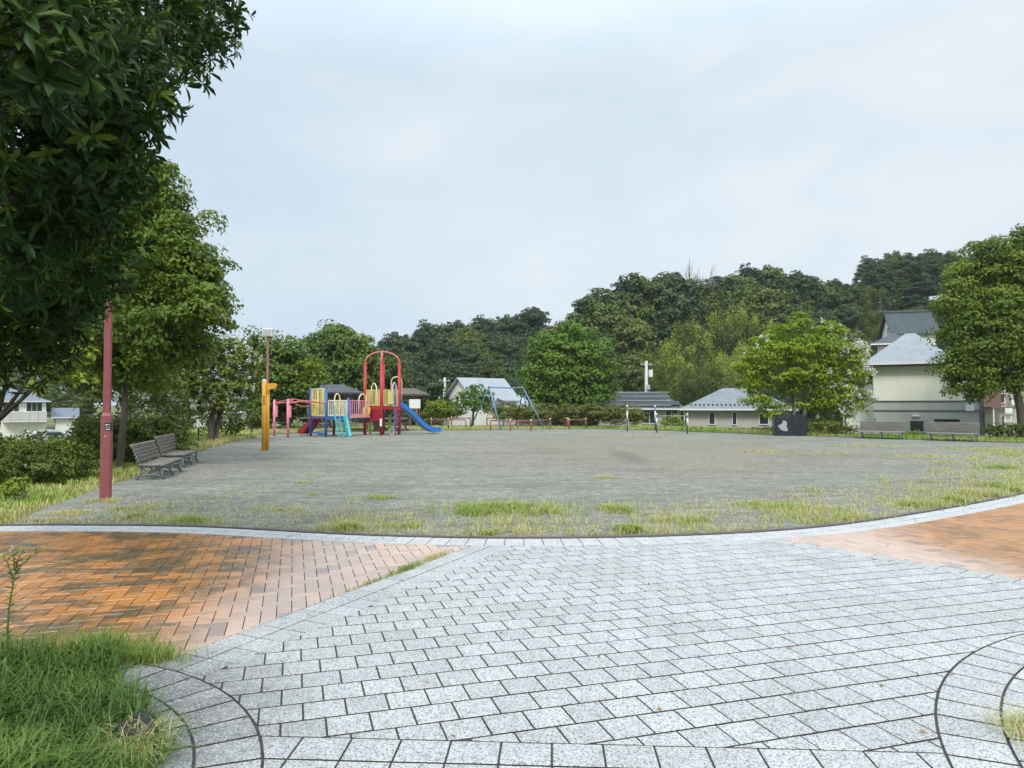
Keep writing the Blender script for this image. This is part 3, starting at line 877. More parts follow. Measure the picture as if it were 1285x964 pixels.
# pale edging: two rows following the kerb
pe = Pavers()
A0 = KR; A1 = offset(KR, .192); A1b = offset(KR, .198); A2 = offset(KR, .387)
for i in range(len(KR) - 1):
    if abs(KR[i][0]) > .75 * KR[i][1] + 3: continue
    for P0, P1 in ((A0, A1), (A1b, A2)):
        q = [P0[i], P0[i + 1], P1[i + 1], P1[i]]
        pe.add(shrink(q if area(q) > 0 else q[::-1], .0035), random.random())
pe.build('paving_edge', M['paver_band'])
# herringbone bricks
bk = Pavers(); HB = []
W = .104
for j in range(-110, 150):
    for i in range(-130, 110):
        k = (i - j) % 4
        if k == 0:    # brick along u
            o = Vector((0, 5)) + u * (i * W) + v * (j * W); HB.append([tuple(o), tuple(o + u * 2 * W), tuple(o + u * 2 * W + v * W), tuple(o + v * W)])
        elif k == 3:  # brick along v, standing in the cells (i,j),(i,j+1)
            o = Vector((0, 5)) + u * (i * W) + v * (j * W); HB.append([tuple(o), tuple(o + u * W), tuple(o + u * W + v * 2 * W), tuple(o + v * 2 * W)])
lb = cut_by(plaza, lineL(-9, 0), lineL(30, 0)); 
if not inpoly((-4, 6), lb) or inpoly((1, 5), lb): lb = cut_by(plaza, lineL(30, 0), lineL(-9, 0))
rb = cut_by(plaza, lineR(-9, 0), lineR(30, 0))
if not inpoly((8, 8), rb) or inpoly((1, 5), rb): rb = cut_by(plaza, lineR(30, 0), lineR(-9, 0))
for reg, circ in ((lb, (LC,)), (rb, ())):
    sel = []
    for q in HB:
        cx = (q[0][0] + q[2][0]) / 2; cy = (q[0][1] + q[2][1]) / 2
        if cy < 2.6 or cy > 16 or abs(cx) > .72 * cy + 1.0: continue
        if reg is lb and cx > .3: continue
        if reg is rb and cx < 2.5: continue
        sel.append(q)
    convex_pave(bk, outside_circle_clip(sel, circ, .0026), reg, .0024)
bk.build('brick_paving', M['brick'])

# ---------------------------------------------------------------- grass
def blades(name, pts, h, wid, tint, mat, rng, lean=.55, parent=None, seg=2):
    n = len(pts)
    a = rng.random(n) * 2 * np.pi; d = np.stack([np.cos(a), np.sin(a), np.zeros(n)], 1)
    ln = (lean * (.25 + rng.random(n)))[:, None]
    s = np.stack([-np.sin(a), np.cos(a), np.zeros(n)], 1)
    up = np.array([0, 0, 1.0]); h = h[:, None]; wd = wid[:, None] if hasattr(wid, '__len__') else wid
    b = pts; m1 = b + up * h * .55 + d * h * ln * .30; t = b + up * h * (1 - .35 * ln) + d * h * ln * 1.0
    m2 = b + up * h * .86 * (1 - .15 * ln) + d * h * ln * .62
    V = np.stack([b - s * wd, b + s * wd, m1 - s * wd * .85, m1 + s * wd * .85, m2 - s * wd * .5, m2 + s * wd * .5, t], 1).reshape(-1, 3).astype(np.float32)
    off = (np.arange(n) * 7)[:, None]
    loops = (off + np.array([0, 1, 3, 2, 2, 3, 5, 4, 4, 5, 6])[None]).reshape(-1)
    tot = np.tile([4, 4, 3], n); st = np.concatenate([[0], np.cumsum(tot)[:-1]])
    me = bpy.data.meshes.new(name); me.vertices.add(len(V)); me.vertices.foreach_set('co', V.reshape(-1))
    me.loops.add(len(loops)); me.loops.foreach_set('vertex_index', loops.astype(np.int32))
    me.polygons.add(len(tot)); me.polygons.foreach_set('loop_start', st.astype(np.int32)); me.update(calc_edges=True)
    at = me.attributes.new('tint', 'FLOAT', 'FACE'); at.data.foreach_set('value', np.repeat(np.clip(tint, 0, 1), 3).astype(np.float32))
    me.materials.append(mat); o = bpy.data.objects.new(name, me); COL.objects.link(o)
    if parent is not None: o.parent = parent
    return o
def noise2(x, y, s=1.0, seed=0):
    r = np.random.default_rng(seed); out = np.zeros_like(x)
    for k in range(7):
        ang = r.random() * 6.28; f = s * (.6 + 1.6 * r.random()); ph = r.random() * 6.28
        out += np.sin((x * math.cos(ang) + y * math.sin(ang)) * f * 2.2 + ph)
    return out / 7 * 1.6

rng = np.random.default_rng(11)
# weeds on the dirt: a ragged belt along the kerb and loose patches further out
Pt = []; Hh = []; Tt = []; 
s_k = offset(KR, -.16)
nk = 60000
ii = rng.integers(0, len(s_k) - 1, nk); sk = np.array(s_k); kn = np.array(offset(KR, -1.16)) - sk
dd = rng.random(nk) ** 1.2 * 2.5
base = sk[ii] + (sk[ii + 1] - sk[ii]) * rng.random((nk, 1)) + kn[ii] * dd[:, None]
vis = (np.abs(base[:, 0]) < .74 * base[:, 1] + .6)
nz = noise2(base[:, 0], base[:, 1], 1.5, 3) * .6 + noise2(base[:, 0], base[:, 1], 6, 5) * .55
edge = np.interp(base[:, 0], [-6, -4, -2, -.6, .8, 3, 6, 9], [.15, -.02, .05, .15, .2, .2, .05, .1])
keep = vis & (nz + edge - dd * .34 > .02 + .6 * (rng.random(nk) - .5)) & (base[:, 0] > -5.6)
b1_ = base[keep]; n_ = len(b1_)
Pt.append(np.c_[b1_, np.full(n_, .004)]); Hh.append(.025 + .075 * rng.random(n_) ** 1.5 + .04 * (noise2(b1_[:, 0], b1_[:, 1], 2.2, 9) > .5)); Tt.append(np.clip(.68 + .25 * rng.normal(size=n_) - .25 * noise2(b1_[:, 0], b1_[:, 1], 1.6, 21), .05, 1))
def patch(px, py, wpx, hpx, n, h, tint, spread=.2):
    """a tuft or mat of weeds on the dirt; width/depth given by its outline"""
    x0, y0 = G(px, py); s = F / y0; rx = wpx / 2 / s; ry = max(.05, (G(px, py - hpx / 2)[1] - G(px, py + hpx / 2)[1]) / 2)
    n = int(n * (.75 if h < .15 else .9)); h = h * .72
    q = rng.normal(size=(n, 2)) * np.array([rx, ry]) * (.35 + .45 * rng.random((n, 1)))
    x = x0 + q[:, 0]; y = y0 + q[:, 1]
    kk = noise2(x, y, 5, int(px)) + .5 * noise2(x, y, 13, int(py)) > -.1 + .5 * rng.random(n) - .25; x, y = x[kk], y[kk]; n = len(x)
    Pt.append(np.c_[x, y, np.full(n, .004)]); Hh.append(h * (.4 + .8 * rng.random(n))); Tt.append(np.clip(tint + .10 + spread * rng.normal(size=n), 0, 1))
for a in [(635, 641, 120, 10, 3800, .19, .22), (600, 645, 50, 8, 900, .15, .15), (680, 645, 50, 7, 900, .16, .35), (775, 641, 40, 6, 900, .17, .45), (790, 668, 30, 5, 800, .15, .35),
          (440, 664, 34, 6, 700, .15, .25), (505, 662, 40, 6, 600, .14, .35), (240, 655, 50, 6, 800, .13, .3), (165, 650, 30, 4, 500, .12, .45), (620, 671, 70, 4, 900, .11, .35),
          (860, 655, 70, 7, 900, .14, .5), (1000, 640, 120, 9, 1600, .13, .6), (1060, 652, 90, 7, 900, .12, .6), (960, 636, 60, 6, 900, .13, .4), (1160, 636, 60, 5, 1100, .18, .4), (1230, 622, 60, 6, 1000, .17, .45), (1262, 612, 50, 7, 1100, .18, .35), (1200, 630, 40, 5, 700, .17, .4), (1280, 618, 30, 5, 600, .18, .35),
          (475, 626, 50, 4, 450, .12, .55), (395, 622, 30, 2, 200, .07, .8), (380, 606, 26, 3, 350, .07, .85), (400, 596, 30, 2, 200, .05, .9), (310, 618, 50, 3, 250, .05, .8), (340, 640, 70, 5, 500, .09, .7), (330, 612, 50, 3, 160, .04, .8), (280, 625, 60, 4, 250, .05, .8),
          (760, 600, 22, 3, 500, .09, .9), (545, 578, 30, 2, 150, .05, .85), (575, 576, 14, 1.5, 90, .05, .85),
          (965, 567, 70, 4, 1300, .09, .82), (1045, 569, 50, 4, 700, .09, .7), (1150, 573, 90, 5, 1500, .10, .7), (1090, 560, 100, 4, 1300, .08, .62), (1180, 580, 60, 3, 500, .07, .8), (1230, 565, 90, 5, 1500, .1, .55), (1250, 588, 50, 4, 900, .14, .25), (1160, 606, 18, 2, 260, .07, .1), (1270, 572, 60, 5, 900, .11, .5), (1215, 608, 22, 2, 120, .05, .7),
          (780, 547, 90, 2, 900, .06, .8), (740, 545.5, 40, 1.5, 300, .05, .8), (690, 541.5, 30, 1.5, 300, .06, .75), (830, 548, 60, 1.5, 400, .05, .8),
          (130, 630, 40, 5, 600, .1, .7), (90, 645, 60, 6, 900, .08, .75), (60, 655, 50, 4, 600, .08, .75), (190, 640, 60, 6, 600, .06, .8), (150, 640, 40, 4, 400, .08, .55)]:
    patch(*a)
nth = 26000; ii = rng.integers(0, len(s_k) - 1, nth); dd = rng.random(nth) ** 1.1 * 2.3
tb = sk[ii] + (sk[ii + 1] - sk[ii]) * rng.random((nth, 1)) + kn[ii] * dd[:, None]
kp = (np.abs(tb[:, 0]) < .74 * tb[:, 1] + .5) & (noise2(tb[:, 0], tb[:, 1], 3, 33) * .8 + noise2(tb[:, 0], tb[:, 1], 9, 35) * .5 - dd * .2 > -.15 + .4 * (rng.random(nth) - .5)) & (tb[:, 0] > -6)
tb = tb[kp]; nt_ = len(tb)
tag(blades('dry_thatch', np.c_[tb, np.full(nt_, .006)], .025 + .03 * rng.random(nt_), .0022 + .0003 * tb[:, 1], np.clip(.92 + .12 * rng.normal(size=nt_), 0, 1), M['grass_mix'], rng, 2.2), 'low brown dry thatch lying on the dirt between the weeds', 'thatch', kind='stuff')
Pt = np.concatenate(Pt); Hh = np.concatenate(Hh); Tt = np.concatenate(Tt)
tag(blades('weeds', Pt, Hh, .0019 + .00024 * Pt[:, 1], Tt, M['grass_mix'], rng, 1.25), 'sparse straw-coloured and green weeds growing on the grey dirt behind the kerb', 'weeds', kind='stuff')
# thin seed stalks above the belt
n = 900; ii = rng.integers(0, len(s_k) - 1, n); dd = .3 + rng.random(n) * 2.0; bb = sk[ii] + kn[ii] * dd[:, None]
bb = bb[(np.abs(bb[:, 0]) < .74 * bb[:, 1]) & (bb[:, 0] > -4.5) & (noise2(bb[:, 0], bb[:, 1], 1.5, 3) > -.1)]; n = len(bb)
tag(blades('seed_stalks_grass', np.c_[bb, np.full(n, .004)], .16 + .14 * rng.random(n), np.full(n, .0022), .8 + .2 * rng.random(n), M['grass_mix'], rng, .6), 'thin pale seed stalks standing over the weeds along the curved kerb', 'grass stalks', kind='stuff')

# pebbles and dead leaves
def scatter_stones(name, label, n, sampler, mat, size):
    mb = MB(); base_v = [(1, 0, 0), (-1, 0, 0), (0, 1, 0), (0, -1, 0), (0, 0, .7), (0, 0, -.4)]; base_f = [(0, 2, 4), (2, 1, 4), (1, 3, 4), (3, 0, 4), (2, 0, 5), (1, 2, 5), (3, 1, 5), (0, 3, 5)]
    for _ in range(n):
        x, y = sampler(); a = random.random() * 6.28; r = size * (.5 + random.random() ** 3 * 2)
        mb.add([(x + r * (vx_ * math.cos(a) - vy_ * math.sin(a) * .7), y + r * (vx_ * math.sin(a) + vy_ * math.cos(a) * .7), .006 + r * vz_ * .8) for vx_, vy_, vz_ in base_v], base_f)
    return tag(mb.build(name, mat), label, 'gravel', kind='stuff')
def samp_dirt():
    while True:
        y = 8.2 + 12 * random.random() ** 1.6; x = random.uniform(-.7, .74) * y
        k_ = np.interp(x, [p[0] for p in KR], [p[1] for p in KR])
        if y > k_ + .15 and x > -6.6 - (y - 11) * .1: return x, y
M['pebble'] = simple('field_pebble', [(.3, (.16, .155, .14)), (.7, (.42, .41, .38))], 3)
scatter_stones('gravel', 'small loose pebbles scattered over the dirt field', 5200, samp_dirt, M['pebble'], .009)
M['deadleaf'] = foliage('dead_leaf', fstops((.10, .05, .02), (.24, .13, .05), (.42, .30, .12)), .1, .7)
nl = 220; lx = []; 
for _ in range(nl):
    if random.random() < .55:
        i = random.randrange(5, len(KR) - 12); k_ = random.uniform(-.35, .25); x, y = KR[i][0] + random.uniform(-.1, .1), KR[i][1] + k_
        zz = .02 if k_ < 0 else .012
    else: y = 3.2 + 5 * random.random(); x = random.uniform(-.68, .7) * y; zz = .018
    lx.append((x, y, zz))
lx = np.array(lx); rl = np.random.default_rng(8)
tag(leafmesh('fallen_leaves', lx, rl.normal(size=(nl, 3)) * .25 + np.array([0, 0, 1.]), .018 + .03 * rl.random(nl) ** 2, rl.random(nl), M['deadleaf'], rl, .5), 'scattered small brown dead leaves on the paving and along the kerb', 'leaves', kind='stuff')

# verge beside and behind the dirt
vx = []; far_poly = smooth_poly(catmull(far, 5), 3)
LR = np.array(resample(LE, .3))
def edist(q):
    return np.sqrt(((q[:, None, :] - LR[None]) ** 2).sum(2)).min(1)
def verge(n, poly, hfun, tfun, name, label, mat='grass_verge', wk=1.0):
    xs_ = [p[0] for p in poly]; ys_ = [p[1] for p in poly]; out = []
    while sum(map(len, out)) < n:
        q = np.c_[rng.uniform(min(xs_), max(xs_), n), rng.uniform(min(ys_), max(ys_), n)]
        m = np.ones(len(q), bool); c = np.zeros(len(q), bool); j = len(poly) - 1
        for i in range(len(poly)):
            xi, yi = poly[i]; xj, yj = poly[j]
            cond = ((yi > q[:, 1]) != (yj > q[:, 1])) & (q[:, 0] < (xj - xi) * (q[:, 1] - yi) / ((yj - yi) + 1e-12) + xi)
            c ^= cond; j = i
        out.append(q[c & (np.abs(q[:, 0]) < .74 * q[:, 1] + .8)])
    q = np.concatenate(out)[:n]; z = np.array([terr(x, y) - .03 for x, y in q])
    return tag(blades(name, np.c_[q, z], hfun(q), (.0026 + .0004 * q[:, 1]) * wk, np.clip(tfun(q) + .18 * rng.normal(size=n), 0, 1), M[mat], rng, .7), label, 'grass', kind='stuff')
lp = [(-14, 9.8), (LE[0][0], LE[0][1] + .05)] + LE[1:] + [(-10.5, 31.5), (-16, 34), (-18, 24), (-15, 15)]
verge(52000, lp, lambda q: .05 + .06 * rng.random(len(q)) + .10 * (noise2(q[:, 0], q[:, 1], .8, 2) > .25) * rng.random(len(q)) + .18 * ((q[:, 1] > 19) & (q[:, 0] < -8.3 - (q[:, 1] - 19) * .12)) * rng.random(len(q)),
      lambda q: .36 + .22 * noise2(q[:, 0], q[:, 1], 1.2, 8) + .75 * np.exp(-edist(q) / np.where(q[:, 1] > 19, .9, .45)), 'verge_grass', 'bright green and yellowing grass on the bank left of the benches')
bp = [(x, y + .12) for x, y in FB] + [(26, 31), (18, 35), (12, 41), (6, 47.5), (-20, 48), (-17, 35)]
verge(60000, bp, lambda q: .06 + .12 * rng.random(len(q)) + .14 * ((q[:, 0] > 7.5) & (q[:, 0] < 13)), lambda q: .42 + .28 * noise2(q[:, 0], q[:, 1], .35, 8) + np.where(q[:, 0] < 4, .25, 0.), 'verge_grass', 'green grass strip along the far edge of the dirt field')

# lush clump in the planter at the lower left
n = 30000
q = np.c_[rng.uniform(-4.6, -1.42, n), rng.uniform(1.9, 4.55, n)]
rr = np.hypot(q[:, 0] - LC[0], q[:, 1] - LC[1])
lim = LC[2] - 2 * wl + .15 + .05 * noise2(q[:, 0], q[:, 1], 3, 4)
far_lim = 4.22 + .14 * noise2(q[:, 0], q[:, 0] * 0, 2.2, 6) + np.clip(-(q[:, 0] + 2.2) * .10, 0, .3)
rockgap = (np.hypot((q[:, 0] + 1.60) * 1.0, (q[:, 1] - 3.08) * .8) > .10)
q = q[((rr < lim + np.interp(q[:, 0], [-2.4, -2.0], [.5, .0])) | ((q[:, 0] < LC[0]))) & (q[:, 1] < far_lim) & rockgap]
n = len(q); bump_ = noise2(q[:, 0], q[:, 1], 2.0, 12)
hh = (.13 + .10 * rng.random(n) + .06 * bump_) * np.interp(q[:, 0], [-3.4, -2.4, -1.9, -1.5], [1.5, 1.25, 1.15, .85]) * np.interp(q[:, 1], [3.2, 4.2], [1.0, .75])
pl = blades('planter_grass', np.c_[q, np.full(n, .0)], np.clip(hh, .05, .6), .0030 + .002 * rng.random(n), np.clip(.30 + .2 * rng.normal(size=n) + .25 * bump_, 0, 1) , M['grass_lush'], rng, 1.1)
tag(pl, 'lush long green grass filling the planter in the lower left corner', 'grass', kind='stuff')
def small_grass(name, label, cx, cy, rx, ry, n, h, t, mat='grass_green', w=.0022, lean=1.0, ang=0):
    a = rng.normal(size=(n, 2)) * .5; x = a[:, 0] * rx; y = a[:, 1] * ry
    X = cx + x * math.cos(ang) - y * math.sin(ang); Yv = cy + x * math.sin(ang) + y * math.cos(ang)
    o = blades(name, np.c_[X, Yv, np.full(n, .012)], h * (.4 + .8 * rng.random(n)), np.full(n, w), np.clip(t + .2 * rng.normal(size=n), 0, 1), M[mat], rng, lean)
    return tag(o, label, 'grass', kind='stuff')
x_, y_ = G(512, 716); small_grass('joint_grass', 'short grass tuft sprouting where the pink bricks meet the grey border', x_, y_, .26, .05, 300, .055, .7, ang=1.13)
x_, y_ = G(470, 732); small_grass('joint_grass', 'thin line of weeds in the joint beside the grey border tiles', x_, y_, .5, .025, 160, .04, .7, ang=1.13)
x_, y_ = G(545, 702); small_grass('joint_grass', 'brown dry weeds at the narrow tip of the left brick area', x_, y_, .3, .04, 220, .06, .95, 'grass_mix', ang=1.13)
x_, y_ = G(165, 830); small_grass('joint_grass', 'pale yellow-green creeping weeds between planter grass and orange bricks', x_, y_, .26, .12, 1500, .085, .75)
x_, y_ = G(130, 815); small_grass('joint_grass', 'wispy weeds growing over the orange bricks behind the planter', x_, y_, .35, .10, 500, .12, .8, w=.0016)
x_, y_ = G(168, 955); small_grass('planter_straw', 'dry straw tuft hanging over the dark stone in the planter', x_ , y_, .09, .12, 420, .15, .9, 'grass_mix', .002, 1.6)
x_, y_ = G(1290, 925); small_grass('planter_straw', 'dry yellowish grass tuft spilling over the right planter ring', x_ + .05, y_, .15, .13, 420, .10, .75, 'grass_mix', .002, 2.0)

# dark stone in planter edge
mb = MB(); mb.ball((0, 0, 0), .105, 16)
rr_ = random.Random(5)
for i, p in enumerate(mb.v):
    k = 1 + .16 * math.sin(p[0] * 33 + 1) * math.sin(p[1] * 41) + .10 * math.sin(p[1] * 61 + p[0] * 50) + .08 * math.sin(p[2] * 60)
    z = max(-.06, min(.10, p[2] * 1.3)) * k
    mb.v[i] = (p[0] * k * .85, p[1] * k * 1.25, z)
x_, y_ = G(166, 940); st = mb.build('planter_stone', M['stone'], smooth=True, loc=(x_ + .02, y_ - .0, .03)); st.rotation_euler = (0, 0, .3)
tag(st, 'dark wet stone at the edge of the grassy planter', 'stone')

# ---------------------------------------------------------------- tall weed
r = empty('tall_weed', (*G(12, 852), 0), 0, 'tall leafy weed stem with pale flower heads rising from the planter grass', 'weed')
bx, by = r.location.x, r.location.y
def LP(px, py): q = P(px, py, by); return Vector((q.x - bx, 0, q.z))
stem = [LP(12, 852), LP(9, 800), LP(11, 765), LP(16, 735), LP(20, 712)]
sm = MB(); sm.tube(stem, [.007, .006, .005, .004, .003], 6)
br = [([LP(17, 728), LP(9, 706), LP(3, 697)]), ([LP(18, 722), LP(30, 706), LP(42, 697), LP(50, 688)]), ([LP(20, 712), LP(24, 700), LP(29, 690)]), ([LP(19, 716), LP(17, 700), LP(16, 690)])]
for b_ in br: sm.tube(b_, [.003] * (len(b_) - 1) + [.0015], 5)
sm.build('stem', M['stalk'], r, smooth=True)
cs = []; ns = []; dr = []; rgl = np.random.default_rng(3)
allp = [(stem, 46), *[(b_, 12) for b_ in br]]
for line, cnt in allp:
    for i in range(cnt):
        t = i / cnt * (len(line) - 1); k = int(t); p = line[k].lerp(line[k + 1], t - k)
        a = i * 2.4; cs.append(p); d = Vector((math.cos(a), math.sin(a), .75)); dr.append(d); ns.append(Vector((-math.cos(a) * .6, -math.sin(a) * .6, 1)))
leafmesh('leaves', np.array(cs), np.array(ns), .030 + .018 * rgl.random(len(cs)), .2 + .4 * rgl.random(len(cs)), M['grass_lush'], rgl, .22, 'leaf', r, np.array(dr))
fl = []
for b_ in br:
    fl = [np.array(b_[-1]) + rgl.normal(size=3) * .008 for _ in range(26)]
    leafmesh('flower_head', np.array(fl), rgl.normal(size=(len(fl), 3)), np.full(len(fl), .014), .7 + .3 * rgl.random(len(fl)), M['grass_mix'], rgl, .6, parent=r)

# ---------------------------------------------------------------- near tree, upper left
rng = np.random.default_rng(5); rn = random.Random(5)
tx, ty = -5.6, 6.6
root = empty('broadleaf_evergreen_tree', (tx, ty, 0), 0, 'big dark tree with long glossy leaves overhanging the upper left corner', 'tree')
NL = [(38, 55, 2.9, .27), (10, 20, 3.4, .45), (120, 85, 4.4, .52), (180, 40, 5.2, .52), (220, 10, 5.6, .48), (262, 30, 6.6, .33), (122, 150, 4.8, .40), (90, 215, 4.8, .46), (168, 122, 5.2, .26), (60, 130, 4.2, .6), (20, 250, 4.4, .65),
      (90, 290, 5.4, .50), (140, 255, 5.6, .27), (40, 345, 5.6, .56), (100, 340, 5.8, .38), (66, 395, 6.0, .36), (30, 405, 6.0, .45), (0, 180, 6.5, 1.15), (120, 0, 7.0, 1.0), (40, 320, 7.6, .95), (-40, 100, 5.0, 1.2), (-60, 330, 6.0, 1.2), (205, -30, 7.0, .9)]
lob = []
for px, py, Y, rr in NL:
    q = P(px, py, Y); lob.append(((q.x - tx, q.y - ty, q.z), (rr, rr, rr)))
cs = []; ns = []; dr = []; sz = []; tt = []
for (c, r_), (px, py, Y, rr) in zip(lob, NL):
    LF = np.interp(Y, [3, 4.5, 6], [.14, .115, .10])
    nros = int((170 if Y < 6.2 else 90) * rr * rr * 4 * (1.25 if rr < .5 else 1))
    c = np.array(c)
    for _ in range(nros):
        d = rng.normal(size=3); d /= np.linalg.norm(d)
        p = c + d * rr * (.45 + .58 * rng.random() ** .6)
        axis = d * .8 + np.array([0, 0, .35]) + rng.normal(size=3) * .35; axis /= np.linalg.norm(axis)
        e1 = np.cross(axis, [0, 0, 1.0] if abs(axis[2]) < .9 else [1.0, 0, 0]); e1 /= np.linalg.norm(e1); e2 = np.cross(axis, e1)
        k = rng.integers(4, 9); ph = rng.random() * 6.28; tn = rng.random() ** 3
        L = LF * (.9 + .3 * rng.random())
        for i in range(k):
            a = ph + i * 2.4; op = .5 + .55 * (i / k)
            di = e1 * math.cos(a) + e2 * math.sin(a)
            dirv = di * math.sin(op * 1.45) + axis * math.cos(op * 1.45) - np.array([0, 0, .22]) + rng.normal(size=3) * .22
            nn = axis * math.sin(op * 1.45) - di * math.cos(op * 1.45) + rng.normal(size=3) * .28
            cs.append(p - axis * .03 * (i / k)); dr.append(dirv); ns.append(nn); sz.append(L * (.5 + .65 * rng.random())); tt.append(min(1, .75 * tn + .3 * rng.random()))
leafmesh('crown', np.array(cs), np.array(ns), np.array(sz), np.array(tt), M['leaf_near'], rng, .27, 'leaf', root, np.array(dr))
tm = MB(); base_ = Vector((0, 0, -.1)); fork = Vector((-.35, -.3, 2.2))
tm.tube([base_, Vector((0, 0, .2)), Vector((-.1, 0, 1.2)), fork, Vector((-.4, -.8, 3.6)), Vector((-.2, -1.4, 5.2))], [.26, .19, .155, .15, .11, .06], 12)
for (c, r_), q in zip(lob, NL):
    c = Vector(c); s0 = Vector((-.38, -.6, min(max(c.z * .6, 2.2), 4.2)))
    mid = s0.lerp(c, .55) + Vector((rn.uniform(-.2, .2), 0, .25))
    tm.tube([s0, mid, c], [.05, .028, .012], 6)
    for k in range(7):
        e = c + Vector((rn.uniform(-1, 1), rn.uniform(-1, 1), rn.uniform(-.7, 1))) * r_[0] * .8
        tm.tube([mid.lerp(c, .3 + .1 * k), (c + e) / 2, e], [.011, .007, .003], 5)
tm.build('trunk', M['bark'], root, smooth=True)

# ---------------------------------------------------------------- park trees
tree('camphor_tree', 'tall rounded tree with yellow-green lit clumps behind the maroon post', 'tree', 17, [(185, 225, 34), (150, 262, 62, .8), (222, 288, 38), (205, 330, 48, -.5), (255, 345, 32), (262, 378, 26), (238, 392, 40, -.8), (170, 350, 60, 1), (120, 330, 70, 1), (190, 420, 55, -.6), (130, 420, 55), (225, 440, 34), (160, 462, 45, .5), (85, 440, 40, .5), (70, 380, 50, 1.5)], 152, 'leaf_camphor', 21, leaf=.115, dens=4.0, per=95, cr=.42, r0=.085, fork=.45, fill=.6)
tree('zelkova_tree', 'pale green tree with hanging leaves by the left edge, behind the glossy tree', 'tree', 15, [(10, 440, 40), (50, 455, 34), (85, 462, 26), (-30, 420, 50), (30, 410, 45, 1), (-50, 460, 40)], -14, 'leaf_yellow', 22, leaf=.13, dens=4.0, per=30, cr=.3, r0=.12, fill=.25)
tree('shade_tree', 'dark shady tree filling the gap behind the maroon post and bushes', 'tree', 26, [(150, 470, 45), (195, 480, 40), (110, 470, 40), (225, 490, 28), (180, 440, 45), (130, 430, 40)], 160, 'leaf_myrtle', 23, leaf=.17, dens=2.6, per=34, cr=.45, r0=.14, fill=.5)
tree('crape_myrtle_tree', 'broad tree covered with small white blossoms near the orange post', 'tree', 27, [(265, 440, 26), (292, 448, 24), (310, 462, 18), (240, 468, 30), (278, 476, 32), (305, 486, 20), (250, 500, 26), (290, 502, 20), (225, 450, 18)], 266, 'leaf_myrtle', 24, leaf=.16, dens=3.4, per=34, cr=.36, r0=.17, bk='bark', stems=2, fork=.3, blossom=(190, .10, 'blossom', None))
tree('crape_myrtle_tree', 'sparse shrubby tree with a few white blossoms above the benches', 'tree', 22, [(205, 500, 26), (175, 505, 24), (225, 515, 18), (190, 478, 20)], 200, 'leaf_myrtle', 25, leaf=.13, dens=3, per=30, cr=.32, r0=.07, bk='bark_pale', stems=3, blossom=(26, .13, 'blossom', None))
tree('oak_tree', 'mid-green tree directly behind the brown lamp pole', 'tree', 42, [(352, 446, 22), (372, 455, 20), (335, 452, 20), (385, 478, 22), (345, 480, 32), (375, 495, 24), (320, 470, 22), (318, 428, 12), (330, 500, 22)], 318, 'leaf_oak', 26, leaf=.24, dens=1.1, per=56, cr=.75, r0=.22)
tree('maple_tree', 'yellow-green leaning treetop between lamp pole and picnic shelter', 'tree', 41, [(388, 458, 10), (394, 466, 9), (384, 474, 10), (381, 486, 9)], 386, 'leaf_yellow', 27, leaf=.2, dens=2.4, per=26, cr=.4, r0=.09)
tree('oak_tree', 'tall pointed dark green tree behind the picnic shelter', 'tree', 56, [(419, 420, 12), (425, 432, 20), (404, 440, 22), (446, 446, 25), (424, 455, 34), (455, 462, 22), (400, 470, 26), (440, 482, 34), (410, 490, 28), (470, 480, 18)], 428, 'leaf_oak', 28, leaf=.3, dens=.9, per=60, cr=.95, r0=.3)
tree('oak_tree', 'olive tree rising just behind the red playground tower', 'tree', 58, [(487, 470, 17), (480, 488, 18), (499, 485, 13), (490, 455, 9), (470, 500, 18)], 484, 'leaf_wood', 29, leaf=.3, dens=1.5, per=34, cr=.75, r0=.2)
tree('katsura_tree', 'large round bright green tree behind the swing frame', 'tree', 55, [(712, 428, 20), (690, 442, 24), (736, 442, 24), (713, 455, 34), (676, 468, 22), (750, 466, 20), (700, 480, 32), (738, 486, 28), (670, 490, 16), (757, 490, 13), (684, 500, 20), (720, 503, 20)], 712, 'leaf_katsura', 30, leaf=.25, dens=1.15, per=64, cr=.85, r0=.25, stems=3, fill=.45, low=-.7)
tree('young_maple_tree', 'small green tree standing in front of the white gabled house', 'tree', 47, [(596, 493, 10), (585, 503, 11), (606, 502, 12), (596, 508, 12), (582, 512, 8), (612, 512, 8)], 593, 'leaf_katsura', 31, leaf=.17, dens=3.0, per=26, cr=.4, r0=.1, fork=.45)
tree('crape_myrtle_tree', 'wide spreading yellow-green tree with white blossoms behind the black stone sign', 'tree', 36,
     [(1010, 420, 22), (985, 428, 24), (1035, 428, 24), (955, 445, 22), (1062, 448, 20), (1005, 448, 40), (945, 468, 18), (978, 470, 32), (1045, 470, 34), (1078, 468, 16), (932, 462, 10), (1015, 490, 34), (1060, 500, 26), (955, 498, 20), (1078, 502, 14), (1035, 518, 24), (968, 512, 16), (1005, 402, 8), (1075, 442, 12)], 1000, 'leaf_crape', 32, leaf=.16, dens=1.75, per=54, cr=.55, r0=.17, stems=3, flat=.28, fill=.15, bk='bark_pale', low=-.6, blossom=(150, .14, 'blossom', [4, 9, 18, 8, 12, 14, 15, 2, 3, 9, 12, 14, 18]), up=.9)
